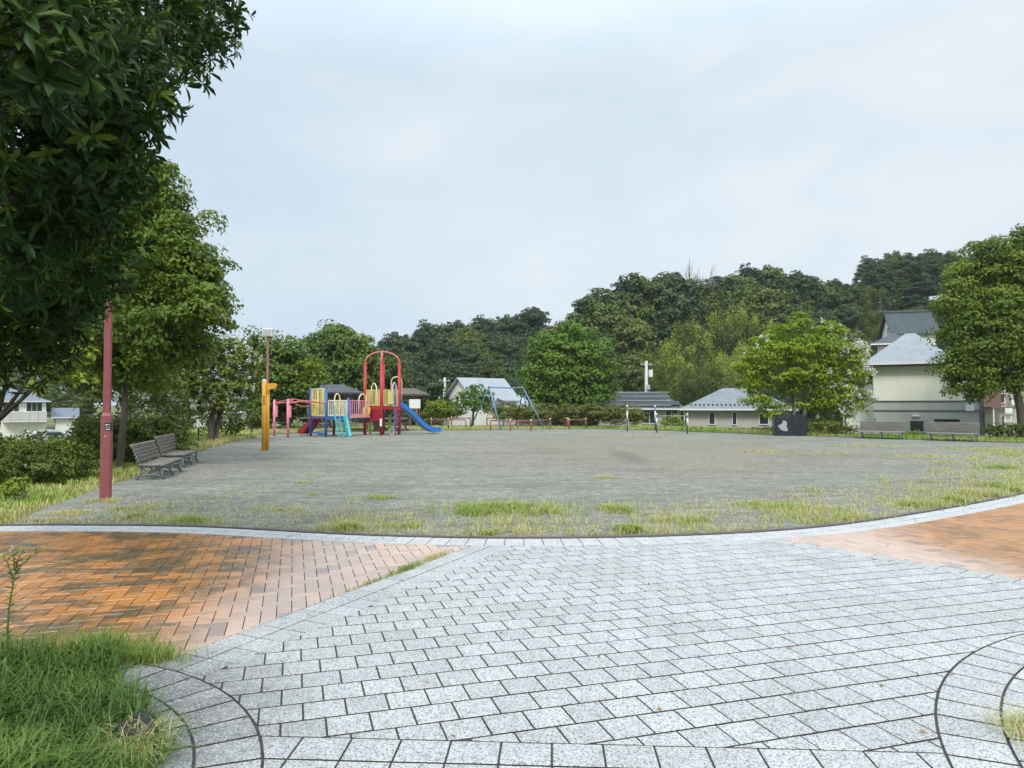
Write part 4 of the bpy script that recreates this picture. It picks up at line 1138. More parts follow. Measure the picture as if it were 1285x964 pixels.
tree('camphor_tree', 'big dark rounded tree at the right edge beside the cream house', 'tree', 31,
     [(1228, 330, 26), (1262, 322, 26), (1288, 312, 24), (1212, 352, 24), (1245, 358, 36), (1290, 350, 36), (1204, 388, 24), (1238, 396, 36, -.6), (1285, 395, 42), (1206, 425, 26), (1240, 432, 36, -.6), (1285, 440, 40), (1200, 462, 22), (1232, 468, 28, -.4), (1272, 472, 26), (1196, 485, 12), (1222, 490, 14), (1320, 400, 60), (1310, 330, 40)], 1284, 'leaf_camphor', 33, leaf=.15, dens=1.9, per=95, cr=.62, r0=.2, fork=.3, fill=.4, low=-.7)
tree('broadleaf_tree', 'dark bushy tree behind the long clipped hedge and solar roofed house', 'tree', 62, [(560, 508, 12), (545, 490, 11), (538, 500, 10)], 545, 'leaf_dark', 36, leaf=.3, dens=1.6, per=30, cr=.7, r0=.15)

def bush(name, label, cat, Y, L, mat, seed, leaf=.1, dens=5, per=30, cr=.22, squash=.8, low=-.1, stem=True, blossom=None, fill=.5):
    return tree(name, label, cat, Y, L, sum(q[0] for q in L) / len(L), mat, seed, leaf=leaf, dens=dens, per=per, cr=cr, r0=.05, squash=squash, low=low, stems=3, fork=.15, fill=fill, blossom=blossom)
bush('azalea_bush', 'dark green clipped azalea bush left of the maroon post', 'bush', 14.2, [(5, 580, 45), (50, 575, 42, .2), (85, 583, 36), (-40, 580, 50), (25, 590, 42, -.5), (70, 592, 30, -.5)], 'leaf_hedge', 40, leaf=.055, dens=26, per=30, cr=.15, squash=.72, blossom=(7, .03, 'blossom', None))
bush('viburnum_bush', 'tall leafy bush behind the maroon post, yellowish on its right side', 'bush', 18.5, [(125, 550, 34), (160, 548, 32), (195, 552, 30, .3), (110, 565, 28), (150, 570, 30), (210, 545, 24, .5), (225, 562, 16)], 'leaf_myrtle', 41, leaf=.10, dens=11, per=30, cr=.22, squash=.9)
bush('spirea_bush', 'bright yellow-green bush above the left benches', 'bush', 20.5, [(205, 540, 20), (225, 545, 18), (185, 538, 20)], 'leaf_yellow', 42, leaf=.09, dens=10, per=26, cr=.22)
bush('shade_bush', 'low dark bushes beneath the left blossoming tree', 'bush', 31, [(235, 530, 16), (265, 533, 16), (295, 532, 18), (318, 528, 16)], 'leaf_hedge', 43, leaf=.13, dens=5, per=28, cr=.3)
bush('camellia_bush', 'dark green bushes behind the pink posts and lamp pole', 'bush', 43, [(330, 530, 14), (355, 524, 18), (385, 522, 18), (410, 520, 16), (370, 512, 16)], 'leaf_hedge', 44, leaf=.2, dens=3, per=28, cr=.45)
bush('yellow_green_bush', 'pale yellow-green bush beside the foot of the blue slide', 'bush', 48, [(547, 512, 12), (558, 518, 12), (540, 522, 9), (568, 520, 9)], 'leaf_yellow', 45, leaf=.16, dens=4, per=28, cr=.34, squash=1, blossom=(5, .1, 'blossom', None))
bush('round_bush', 'small round green bush left of the yellow-green bush', 'bush', 50, [(535, 510, 7), (530, 516, 7)], 'leaf_katsura', 46, leaf=.17, dens=4, per=28, cr=.34, squash=1)
bush('rounded_hedge', 'long olive hedge behind the red swing fence', 'hedge', 46, [(628, 520, 11), (645, 519, 12), (660, 520, 12), (676, 520, 12), (692, 520, 12), (708, 520, 12), (724, 520, 13)], 'leaf_hedge_brown', 47, leaf=.13, dens=6, per=28, cr=.28, squash=1)
bush('clipped_hedge', 'clipped hedge with bronze tips beside the horizontal bars', 'hedge', 45.5, [(738, 521, 13), (752, 521, 13), (766, 521, 13), (780, 521, 13), (794, 522, 12), (803, 524, 10)], 'leaf_hedge_brown', 48, leaf=.12, dens=7, per=28, cr=.26, squash=1)
bush('low_shrub', 'glowing yellow-leaved shrub between the two blue and white bars', 'shrub', 42, [(836, 531, 7), (846, 529, 9), (855, 533, 6)], 'leaf_yellow', 49, leaf=.11, dens=7, per=28, cr=.22, squash=.8)
bush('low_hedge', 'low green hedge between the black sign and the benches', 'hedge', 34, [(1015, 538, 8), (1028, 537, 9), (1042, 537, 9), (1056, 538, 9), (1068, 540, 8)], 'leaf_hedge_brown', 50, leaf=.09, dens=9, per=28, cr=.2, squash=.9)
bush('low_shrub', 'little green shrub under the dark basement window between the benches', 'shrub', 33, [(1140, 547, 6), (1150, 546, 6)], 'leaf_yellow', 51, leaf=.08, dens=10, per=26, cr=.16)
bush('privet_hedge', 'dark clipped hedge at the right edge in front of the brown house', 'hedge', 31, [(1243, 541, 9), (1256, 541, 10), (1270, 541, 10), (1284, 541, 10), (1298, 541, 10)], 'leaf_hedge', 52, leaf=.09, dens=9, per=28, cr=.2, squash=.9)
bush('low_shrub', 'dark low shrubs at the foot of the beige house', 'shrub', 41, [(945, 541, 5), (957, 541, 6), (968, 541, 6)], 'leaf_hedge', 53, leaf=.12, dens=7, per=26, cr=.22)
bush('leafy_weed', 'bright leafy weed clump on the bank at the left edge', 'weed', 11.6, [(18, 618, 13), (28, 612, 10), (8, 622, 10)], 'leaf_yellow', 54, leaf=.06, dens=30, per=14, cr=.12, squash=1.2)

# ---------------------------------------------------------------- woods on the hills
def proto_tree(mat, seed, kind='round', bk='bark', h=10.):
    rng = np.random.default_rng(seed); rn = random.Random(seed); lobes = []
    root = empty('forest_tree', (0, 0, 0))
    if kind == 'round':
        for i in range(21):
            a = rn.random() * 6.28; z = rn.uniform(.36, .90); rad = .30 * math.sqrt(max(.1, 1 - ((z - .52) / .42) ** 2)) * rn.uniform(.5, 1)
            lobes.append(((math.cos(a) * rad * h, math.sin(a) * rad * h, z * h), rn.uniform(.075, .15) * h))
        lobes.append(((.02 * h, 0, .88 * h), .10 * h)); lobes.append(((0, 0, .6 * h), .26 * h))
        C, NN, T = crown_pts(lobes, 1.0, 46, .62, rng, fill=.25, low=-.5, flat=.6)
        leafmesh('crown', C, NN, .33 * (.6 + .7 * rng.random(len(C))), T, M[mat], rng, .6, parent=root)
        trunk_mb((0, 0, 0), lobes, .25, rn, .3).build('trunk', M[bk], root, smooth=True)
    elif kind == 'cone':
        for i in range(9):
            z = .22 + .085 * i; rr = (1.02 - z) * .24 * h
            for k in range(4 if i < 6 else 2):
                a = rn.random() * 6.28; lobes.append(((math.cos(a) * rr * .55, math.sin(a) * rr * .55, z * h), (rr * .6, rr * .6, rr * .4)))
        C, NN, T = crown_pts(lobes, 1.6, 28, .42, rng, fill=.25, low=-.7, flat=.45)
        leafmesh('crown', C, NN, .28 * (.6 + .7 * rng.random(len(C))), T, M[mat], rng, .45, parent=root)
        trunk_mb((0, 0, 0), lobes[:12], .2, rn, .5).build('trunk', M[bk], root, smooth=True)
    elif kind == 'bamboo':
        mb = MB(); cs = []; ns = []; tt = []
        for s in range(4):
            bx, by = rn.uniform(-.9, .9), rn.uniform(-.9, .9); a = rn.random() * 6.28; hh = h * rn.uniform(.68, 1.02)
            pts = []
            for k in range(9):
                t = k / 8; bend = (t ** 3) * 1.3
                pts.append(Vector((bx + math.cos(a) * bend, by + math.sin(a) * bend, hh * (t - .10 * t ** 6))))
            mb.tube(pts, [.055 * (1 - .8 * k / 8) for k in range(9)], 6)
            for k in range(120):
                t = rn.uniform(.22, 1); i = min(7, int(t * 8)); p = pts[i].lerp(pts[i + 1], t * 8 - i)
                o = Vector((rn.gauss(0, 1), rn.gauss(0, 1), 0)) * (.16 + .34 * math.sin(t * 3.0)) * .8
                c = np.array(p + o)
                for q in range(15):
                    cs.append(c + rng.normal(size=3) * np.array([.16, .16, .34])); ns.append(np.array(o) * .9 + rng.normal(size=3) * .5 + np.array([0, 0, .35])); tt.append(.75 * t ** 2 + .3 * rng.random())  # tint climbs with height: brighter plume tops are painted into the leaves
        n = len(cs)
        leafmesh('crown', np.array(cs), np.array(ns), .26 * (.6 + .7 * rng.random(n)), np.array(tt), M[mat], rng, .36, parent=root, direc=np.tile([0, 0, -1.], (n, 1)) + rng.normal(size=(n, 3)) * .5)
        mb.build('trunk', M['bark_bamboo'], root, smooth=True)
    elif kind == 'bare':
        mb = MB(); mb.tube([(0, 0, 0), (0, 0, h * .5), (.1, 0, h * .9)], [.16, .11, .04], 7)
        for k in range(40):
            z = rn.uniform(.4, .88) * h; a = rn.random() * 6.28; L = rn.uniform(.8, 2.2)
            e = Vector((math.cos(a) * L * .6, math.sin(a) * L * .6, z + L)); mb.tube([(0, 0, z), (e + Vector((0, 0, z - L * .2))) / 2, e], [.04, .028, .012], 5)
            for q in range(4):
                f = e + Vector((rn.uniform(-.5, .5), rn.uniform(-.5, .5), rn.uniform(.3, .8))); mb.tube([Vector((0, 0, z)).lerp(e, .5 + .12 * q), f], [.02, .008], 4)
        mb.build('trunk', M['bark_pale'], root, smooth=True)
        cs = []; 
        for _ in range(500): cs.append([rng.normal() * .9, rng.normal() * .9, rng.uniform(.35, .75) * h])
        leafmesh('crown', np.array(cs), rng.normal(size=(500, 3)), .3 * (.6 + .7 * rng.random(500)), rng.random(500), M[mat], rng, .5, parent=root)
    return root
M['bark_bamboo'] = bark('bamboo_culm', (.10, .12, .04), (.22, .22, .10))
PRO = {}
for key, a in {'d1': ('leaf_dark', 61, 'round'), 'd2': ('leaf_dark', 62, 'round'), 'd3': ('leaf_dark', 63, 'round'), 'w1': ('leaf_wood', 64, 'round'), 'w2': ('leaf_wood', 65, 'round'), 'w3': ('leaf_wood', 66, 'round'),
               'c1': ('leaf_wood', 67, 'cone'), 'c2': ('leaf_dark', 68, 'cone'), 'b1': ('leaf_bamboo', 69, 'bamboo'), 'b2': ('leaf_bamboo', 70, 'bamboo'), 'b3': ('leaf_wood', 71, 'bamboo'), 'y1': ('leaf_bamboo', 72, 'round'), 'x1': ('leaf_wood', 73, 'bare')}.items():
    PRO[key] = (proto_tree(*a), [0])
names = {'d': 'evergreen_tree', 'w': 'woodland_tree', 'c': 'cedar_tree', 'b': 'bamboo', 'y': 'chinquapin_tree', 'x': 'bare_tree'}
fr = random.Random(99)
def put(key, px, ytop, Y, label, group=None, wide=1.0, cat='tree'):
    root, used = PRO[key]
    o = root if not used[0] else copy_tree(root); used[0] = 1
    top = P(px, ytop, Y); x = top.x; zb = terr(x, Y) - .1; H = top.z - zb
    o.name = names[key[0]]; o.location = (x, Y, zb); s = H / (10. if key[0] != 'b' else 9.6)
    k = max(.72 * 10 / 10, s) if s < .72 else s
    o.scale = (max(s, .8) * wide, max(s, .8) * wide, s); o.rotation_euler = (0, 0, fr.random() * 6.28)
    o['label'] = label; o['category'] = cat
    if group: o['group'] = group
    elif 'group' in o: del o['group']
    return o
# wooded hill in the centre, behind the white gabled house
GC = 'dark trees of the wooded hill behind the white gabled house'
LBc = 'dark evergreen tree in the dense wood behind the white gabled house'
for i, (px, yt, Y) in enumerate([(482, 440, 98), (503, 422, 108), (524, 416, 112), (545, 409, 116), (567, 407, 118), (588, 410, 116), (607, 403, 120), (630, 400, 122), (650, 398, 124), (688, 412, 118),
                                 (492, 452, 88), (515, 442, 96), (538, 436, 98), (560, 432, 100), (583, 432, 102), (606, 430, 104), (628, 426, 106), (650, 424, 106), (672, 425, 104), (692, 430, 100),
                                 (508, 466, 84), (532, 460, 86), (556, 456, 88), (580, 456, 88), (604, 455, 90), (628, 452, 90), (650, 452, 90), (674, 452, 88),
                                 (520, 486, 78), (545, 482, 79), (570, 480, 80), (596, 478, 80), (622, 476, 80), (648, 476, 80), (515, 470, 80)]):
    put(['d1', 'd2', 'd3'][i % 3] if i % 5 else 'w1', px, yt, Y, LBc, GC, 1.0)
put('d2', 667, 389, 122, 'tallest rounded dark treetop on the ridge of the central wood', None, 1.05)
# left of it, low trees behind the shelter
for i, (px, yt, Y) in enumerate([(300, 470, 90), (330, 455, 95), (360, 460, 92), (395, 462, 90), (270, 480, 90), (240, 470, 100), (205, 470, 100), (460, 470, 86), (170, 470, 110)]):
    put(['w1', 'w2', 'w3'][i % 3], px, yt, Y, 'green tree in the far row behind the picnic shelter and lamp pole', 'far trees behind the picnic shelter')
for i, (px, yt, Y) in enumerate([(20, 462, 170), (60, 470, 165), (95, 468, 160), (130, 470, 150), (-20, 470, 160), (72, 490, 100), (95, 492, 98)]):
    put(['w2', 'w3', 'w1'][i % 3], px, yt, Y, 'green tree on the slope behind the blue roofed house at left', 'trees behind the blue roofed house')
# right hill
GR = 'broadleaf trees of the wooded hill behind the houses on the right'
LBr = 'leafy green tree in the wood on the hill behind the right-hand houses'
ridge = [(762, 371, 92), (779, 366, 94), (796, 360, 96), (812, 354, 96), (835, 346, 98), (858, 358, 100), (905, 352, 104), (925, 345, 108), (948, 341, 110), (972, 339, 112), (996, 341, 112), (1020, 347, 114), (1042, 354, 116), (1060, 356, 118),
         (1098, 326, 132), (1118, 322, 134), (1140, 318, 134), (1162, 317, 135), (1185, 320, 134), (1208, 323, 132), (1230, 325, 130), (1250, 330, 128), (1270, 330, 128)]
for i, (px, yt, Y) in enumerate(ridge):
    put(['d2', 'w2', 'd1', 'w3', 'd3', 'w1'][i % 6], px, yt, Y, LBr, GR, 1.0)
rows = [([765 + 20 * i for i in range(6)], 392, 90), ([900 + 24 * i for i in range(9)], 372, 104), ([1060 + 25 * i for i in range(9)], 350, 124), ([930 + 26 * i for i in range(8)], 398, 98), ([1130 + 26 * i for i in range(6)], 372, 116),
        ([752 + 22 * i for i in range(3)], 425, 84), ([1000 + 26 * i for i in range(10)], 405, 104), ([750 + 22 * i for i in range(3)], 447, 80), ([930 + 26 * i for i in range(7)], 430, 90), ([1090 + 27 * i for i in range(6)], 425, 96), ([770 + 26 * i for i in range(9)], 468, 78), ([1000 + 28 * i for i in range(7)], 455, 84)]
q = 0
for xs_, yt, Y in rows:
    for px in xs_:
        q += 1
        if 782 < px < 946 and yt > 380: continue
        if 1050 < px < 1130 and 340 < yt < 410: continue
        put(['d1', 'w1', 'w2', 'd3', 'w3', 'c1', 'd2'][q % 7], px + fr.uniform(-8, 8), yt + fr.uniform(-13, 11), Y + fr.uniform(-3, 3), LBr, GR, 1.05)
put('d3', 834, 344, 95, 'tree with a ragged tufted top standing highest left of the bamboo', None, .8)
put('c2', 1077, 332, 128, 'pointed dark tree standing apart on the ridge above the green roofed house', None, 1.0)
put('c2', 1075, 352, 124, 'cedar poking above the yellowish bamboo on the right ridge', None, 1.0)
for i, (px, yt, Y) in enumerate([(868, 346, 101), (886, 350, 102)]):
    put('x1', px, yt, Y, 'thin bare twigs of a leafless tree showing on the ridge above the bamboo', 'bare trees on the ridge')
for i, (px, yt, Y) in enumerate([(702, 408, 96), (722, 404, 94), (738, 412, 90), (706, 425, 90), (724, 425, 86)]):
    put('y1', px, yt, Y, 'yellow-green treetop between the round green tree and the right wood', 'yellow-green treetops behind the round green tree')
# bamboo grove: drooping plumes
GB = 'bamboo grove on the hillside behind the tiled roofs'
bam = [(896, 364, 97), (912, 366, 97), (880, 372, 96), (868, 378, 95), (904, 380, 94), (886, 386, 94), (922, 378, 95), (855, 392, 92), (872, 396, 92), (838, 398, 92), (895, 400, 91), (912, 402, 91), (930, 398, 91), (845, 412, 88), (862, 414, 88), (880, 416, 88), (826, 418, 88),
       (900, 420, 88), (920, 420, 87), (940, 405, 90), (812, 432, 84), (832, 434, 84), (852, 436, 84), (872, 438, 84), (892, 440, 84), (912, 440, 84), (792, 430, 84), (778, 438, 83), (800, 448, 80), (822, 452, 80), (842, 455, 80), (862, 456, 80), (884, 458, 80), (906, 456, 80), (928, 440, 84), (786, 456, 79), (768, 452, 80),
       (960, 395, 94), (945, 425, 86), (1085, 362, 116), (1098, 356, 118), (1110, 364, 116), (1072, 372, 112), (1092, 378, 110), (1106, 384, 108), (1122, 372, 112), (1060, 386, 106), (1080, 394, 104), (1100, 400, 102), (1118, 395, 102), (1135, 385, 106),
       (875, 362, 99), (900, 356, 100), (850, 376, 97), (1150, 380, 106), (1160, 395, 100), (1050, 368, 112), (1012, 392, 100), (985, 390, 100)]
for i, (px, yt, Y) in enumerate(bam):
    put(['b1', 'b2', 'b1', 'b3'][i % 4] if yt > 366 or px > 1000 else 'b2', px + fr.uniform(-3, 3), yt, Y, 'drooping yellow-green bamboo plume in the grove on the hillside', GB, 1.0, 'bamboo')

# ---------------------------------------------------------------- buildings
def uvroof(o):
    """per-face planar UVs in metres (u along the eave, v up the slope)"""
    me = o.data; uv = me.uv_layers.new(name='UVMap')
    for p in me.polygons:
        n = p.normal; t = Vector((-n.y, n.x, 0))
        t = t.normalized() if t.length > 1e-3 else Vector((1, 0, 0)); b = n.cross(t)
        for li in p.loop_indices:
            c = me.vertices[me.loops[li].vertex_index].co; uv.data[li].uv = (c.dot(t), c.dot(b))
    return o
def hip_roof(w, d, z, h, ov=.45, ridge=None, gable=False, t=.12, mb=None, off=(0, 0)):
    """ridge along x; w,d wall size; returns MB"""
    mb = mb or MB(); W, D = w / 2 + ov, d / 2 + ov; ox, oy = off
    if gable:
        for sg in (-1, 1):
            pts = [(-W + ox, sg * D + oy, z), (W + ox, sg * D + oy, z), (W + ox, oy, z + h), (-W + ox, oy, z + h)]
            mb.prism(pts, (0, 0, -t))
        return mb
    r = (W if gable else (ridge if ridge is not None else max(0.02, W - D)))
    e = [(-W, -D), (W, -D), (W, D), (-W, D)]
    vs = [(x + ox, y + oy, z) for x, y in e] + [(-r + ox, oy, z + h), (r + ox, oy, z + h)] + [(x + ox, y + oy, z - t) for x, y in e]
    fs = [(0, 1, 5, 4), (2, 3, 4, 5), (1, 2, 5), (3, 0, 4), (9, 8, 7, 6), (0, 6, 7, 1), (1, 7, 8, 2), (2, 8, 9, 3), (3, 9, 6, 0)]
    return mb.add(vs, fs)
def window(parent, x, y, z, w, h, face='f', name='window', frame='white', glass='glass', split=1, fw=.05, curtain=False):
    """window on the front (-y) wall plane y, or on the left (-x) wall plane x"""
    f = MB(); g_ = MB(); n = .05
    def bx(mb, cx, cz, ww, hh, dep, yo=0):
        if face == 'f': mb.box((cx, y - dep / 2 + yo, cz), (ww, dep, hh))
        else: mb.box((x - dep / 2 + yo, cx, cz), (dep, ww, hh))
    c = x if face == 'f' else y
    bx(f, c, z + h / 2 + fw / 2, w + 2 * fw, fw, .07); bx(f, c, z - h / 2 - fw / 2, w + 2 * fw, fw, .09)
    for s in (-1, 1): bx(f, c + s * (w / 2 + fw / 2), z, fw, h, .07)
    for k in range(1, split): bx(f, c - w / 2 + w * k / split, z, fw * .8, h, .05)
    fo = f.build(name, M[frame], parent)
    bx(g_, c, z, w, h, .02); go = g_.build('pane', M[glass], fo)
    return fo

# white house with gable facing the park
a = math.radians(35); Yh = 61; px_ = P(577, 474.5, Yh)
L_, Wd = 4.3, 4.6
ctr = Vector((px_.x, Yh)) + Vector((math.cos(a), math.sin(a))) * (L_ / 2)
hz = terr(ctr.x, ctr.y); H = px_.z - hz
h1 = empty('gabled_house', (ctr.x, ctr.y, hz), a, 'white house with a steep light blue metal roof and blank gable behind the swings', 'house')
rise = 1.75; wh = H - rise
wb = MB(); wb.box((0, 0, wh / 2), (L_, Wd, wh)); wb.prism([(-L_ / 2, -Wd / 2, wh), (-L_ / 2, Wd / 2, wh), (-L_ / 2, 0, wh + rise * .93)], (L_, 0, 0)); wb.build('wall', M['w_white'], h1)
rb_ = hip_roof(L_, Wd, wh - .15, rise + .2, .3, gable=True, t=.1); uvroof(rb_.build('roof', M['r_metal'], h1))
window(h1, -L_ / 2, 0.3, wh - .2, .5, .8, 'l', glass='glass'); window(h1, -.6, -Wd / 2, 1.2, 1.6, 1.7, 'f', split=2)
fr_ = MB(); fr_.box((L_ / 2 - 1.2, -Wd / 2 - .6, 2.4), (1.6, 1.2, .12)); fr_.build('porch_roof', M['r_metalgrey'], h1)

def simple_house(name, label, pxl, pxr, Y, yeave, yridge, depth, wallm, roofm, ang=0, gable=False, ridge=None, ov=.45, cat='house', ground=None):
    pl_, pr_ = P(pxl, yeave, Y), P(pxr, yeave, Y); x = (pl_.x + pr_.x) / 2
    ang = -math.atan2(x, Y); ca = math.cos(ang); w = (pr_.x - pl_.x) * ca - 2 * ov
    z0 = terr(x, Y + depth / 2) if ground is None else ground
    dd_ = ov + depth / 2; root = empty(name, (x - math.sin(ang) * dd_, Y + ca * dd_, z0), ang, label, cat)
    ze = pl_.z - z0; hr = (P(640, yridge, Y + dd_ * ca).z - z0) - ze
    wb = MB(); wb.box((0, 0, ze / 2 - .02), (w, depth, ze - .04)); wo = None
    if gable: wb.prism([(-w / 2, -depth / 2, ze - .05), (-w / 2, depth / 2, ze - .05), (-w / 2, 0, ze + hr * .9)], (w, 0, 0))
    wo = wb.build('wall', M[wallm], root)
    ro = uvroof(hip_roof(w, depth, ze, hr, ov, gable=gable, ridge=ridge).build('roof', M[roofm], root))
    gm = MB(); gm.beam((-w / 2 - ov, -depth / 2 - ov - .06, ze - .03), (w / 2 + ov, -depth / 2 - ov - .06, ze - .03), .11, .10); gm.build('gutter', M['white'], root)
    root['_w'] = w; root['_d'] = depth; root['_ze'] = ze; root['_z0'] = z0
    def wx(px, yf=None): return (P(px, 500, Y + ov).x - x * (Y + ov) / Y) * ca
    def wz(py): return P(640, py, Y + ov).z - z0
    return root, wx, wz, ro, -depth / 2
# low silver-roofed building
h2, wx, wz, ro, yf = simple_house('garage_building', 'low building with a pale silver metal roof beside the white gabled house', 618, 672, 60, 511, 496, 6.5, 'w_grey', 'r_metalgrey', gable=True)
vb = MB(); vb.beam((-1.45, yf - .7, wz(501)), (.3, yf - .75, wz(513)), .12, .22); vb.build('barge_board', M['w_dark'], h2)
h2b, wx, wz, ro, yf = simple_house('low_house', 'low grey roofed house half hidden between silver roof and round tree', 648, 700, 57, 515, 507, 6, 'w_beige', 'r_blue')
# house with solar panels
h3, wx, wz, ro, yf = simple_house('solar_roofed_house', 'dark hip roofed house with rows of solar panels behind the hedge', 742, 862, 54, 513, 492.5, 7.5, 'w_beige', 'r_dark', ridge=1.7)
ze = h3['_ze']; slope_y0, slope_y1 = -7.5 / 2 - .45, 0; rh = P(640, 492.5, 54 + 4.2).z - h3['_z0'] - ze
def onslope(x, t, lift=.07): return Vector((x, slope_y0 + (slope_y1 - slope_y0) * t, ze + rh * t + lift))
for r_ in range(3):
    for c_ in range(4 if r_ else 5):
        t0, t1 = .14 + r_ * .26, .36 + r_ * .26
        x0 = wx(768) + c_ * 1.02 + r_ * .1; pm = MB()
        pm.prism([onslope(x0, t0), onslope(x0 + .97, t0), onslope(x0 + .97, t1), onslope(x0, t1)], (0, 0, .04)); so_ = pm.build('solar_panel', M['solar'], h3)
rail_ = MB()
for t in (.12, .39, .65, .92): rail_.beam(onslope(wx(768), t, .12), onslope(wx(768) + 4.4, t, .12), .05)
rail_.build('panel_rail', M['grey'], h3)
for px in (815, 842): window(h3, wx(px), yf, wz(522), .8, 1.1, split=2)
window(h3, wx(795), yf, wz(522), .7, 1.0)
pm = MB(); pm.tube([(wx(858), yf - .1, 0), (wx(858), yf - .1, ze)], .05, 8); pm.build('downpipe', M['white'], h3)
# beige bungalow
h4, wx, wz, ro, yf = simple_house('tiled_bungalow', 'beige house with a blue-grey tiled hip roof left of the black sign', 850, 1000, 45, 513.5, 487, 6.6, 'w_beige', 'r_blue', ridge=.9)
window(h4, wx(893), yf, wz(525), .32, .75); window(h4, wx(921.5), yf, wz(525), .22, .75); window(h4, wx(958), yf, wz(526), .5, .6)
sg = MB(); zE, rH = h4['_ze'], P(640, 487, 45 + 3.75).z - h4['_z0'] - h4['_ze']
for i in range(22):
    t = .16; x = wx(866) + i * .27; sg.box((x, -3.75 + 3.75 * t, zE + rH * t + .05), (.12, .05, .10))
sg.build('snow_guard', M['r_dark'], h4)
pm = MB(); pm.tube([(wx(862), yf - .08, 0), (wx(862), yf - .08, zE)], .045, 8); pm.build('downpipe', M['white'], h4)

# cream house
Yc = 38; s_ = F / Yc; z0 = terr(P(1160, 500, Yc).x, Yc + 4)
xl, xr = P(1094, 500, Yc).x, P(1229, 500, Yc).x; wC = xr - xl; dC = 7.5
a5 = -math.atan2((xl + xr) / 2, Yc); wC *= math.cos(a5)
h5 = empty('cream_house', ((xl + xr) / 2 - math.sin(a5) * dC / 2, Yc + math.cos(a5) * dC / 2, z0), a5, 'large cream house with a pale hip roof and grey lower band behind the benches', 'house')
def cx_(px): return (P(px, 500, Yc).x - (xl + xr) / 2) * math.cos(a5)
def cz_(py): return P(640, py, Yc).z - z0
wb = MB(); xr2 = cx_(1190)
zb1, zE = cz_(503.5), cz_(455)
wb.box((0, 0, (zb1 + zE) / 2), (wC, dC, zE - zb1), m=0)
wb.box((0, -.02, zb1 / 2), (wC + .06, dC + .02, zb1), m=1)
wb.build('wall', [M['w_cream'], M['w_grey']], h5)
bands = MB()
for py in (503.5, 515.5): bands.box((0, -dC / 2 - .05, cz_(py)), (wC + .1, .05, .06))
bands.box((cx_(1228.2), -dC / 2 - .06, zE / 2 - .4), (.09, .08, zE - .8)); bands.build('trim', M['w_dark'], h5)
rf = hip_roof(cx_(1190) - cx_(1094), dC, zE, cz_(415) * 0 + (P(640, 415, Yc + dC / 2 * math.cos(a5)).z - P(640, 452, Yc).z), .5, ridge=.25, off=((cx_(1094) + cx_(1190)) / 2, 0))
uvroof(rf.build('roof', M['r_pale'], h5))
rf2 = hip_roof(cx_(1229) - cx_(1186), dC - 1.5, zE - .35, 1.0, .3, ridge=.3, off=((cx_(1186) + cx_(1229)) / 2, .6)); uvroof(rf2.build('side_roof', M['r_pale'], h5))
gm = MB(); gm.box((( cx_(1094) + cx_(1190)) / 2, -dC / 2 - .54, zE - .04), (cx_(1190) - cx_(1094) + 1, .1, .1)); gm.box(((cx_(1094) + cx_(1190)) / 2, -dC / 2 - .25, zE - .16), (cx_(1190) - cx_(1094) + .8, .5, .06), m=1); gm.build('gutter', [M['white'], M['w_dark']], h5)
window(h5, cx_(1150), -dC / 2 - .03, cz_(535), .62, .55, frame='w_grey', glass='glass', name='basement_window')
vm = MB(); vm.box((cx_(1149), -dC / 2 - .12, cz_(522)), (.34, .16, .10), bev=.02); vm.build('vent_hood', M['white'], h5)
for p0, p1, py in ((1172, 1203, 527.5), (1080, 1096, 527)):
    vm = MB(); vm.box(((cx_(max(p0, 1095)) + cx_(p1)) / 2, -dC / 2 - .05, cz_(py)), (cx_(p1) - cx_(max(p0, 1095)), .05, .14)); vm.build('slot_window', M['glass'], h5)
am = MB(); am.box((cx_(1215), -dC / 2 - .2, cz_(512)), (.38, .28, .32), bev=.02); am.build('air_conditioner', M['white'], h5)
window(h5, cx_(1094) - .0, -2.9, cz_(472), 1.2, 1.2, 'l', frame='w_grey')
# side wing reaching left behind the blossoming tree
wm = MB(); wm.box((cx_(1070), .6, (cz_(480)) / 2), (cx_(1093) - cx_(1048), dC - 2.5, cz_(480))); wm.build('side_wing', M['w_white'], h5)

# green roofed house on the slope
Yg = 62; pr1, pr2 = P(1110, 391.5, Yg), P(1167, 391.5, Yg); ze_ = P(1115, 418.5, Yg - 2.5).z
zg = terr(pr1.x, Yg); h6 = empty('green_roofed_house', ((pr1.x + pr2.x) / 2, Yg, zg), math.radians(-15), 'cream house with a dark green metal gable roof above the cream house', 'house')
wG = (pr2.x - pr1.x) * .93 - .5; zE = ze_ - zg; rH = pr1.z - ze_
wb = MB(); wb.box((0, 0, zE / 2), (wG, 4.4, zE)); wb.prism([(-wG / 2, -2.2, zE - .02), (-wG / 2, 2.2, zE - .02), (-wG / 2, 0, zE + rH * .9)], (wG, 0, 0)); wb.build('wall', M['w_cream'], h6)
uvroof(hip_roof(wG, 4.4, zE, rH, .3, gable=True).build('roof', M['r_green'], h6))
window(h6, -wG / 2, -.4, zE + .45, .5, .6, 'l')
rg = MB(); rg.beam((-wG / 2 - .3, 0, zE + rH + .05), (wG / 2 + .3, 0, zE + rH + .05), .2, .14); rg.build('ridge_cap', M['w_dark'], h6)
h6b, wx, wz, ro, yf = simple_house('black_roofed_house', 'dark roof edge peeping over the pale hip roof under the green roof', 1092, 1150, 52, 431, 418, 5, 'w_white', 'r_dark')

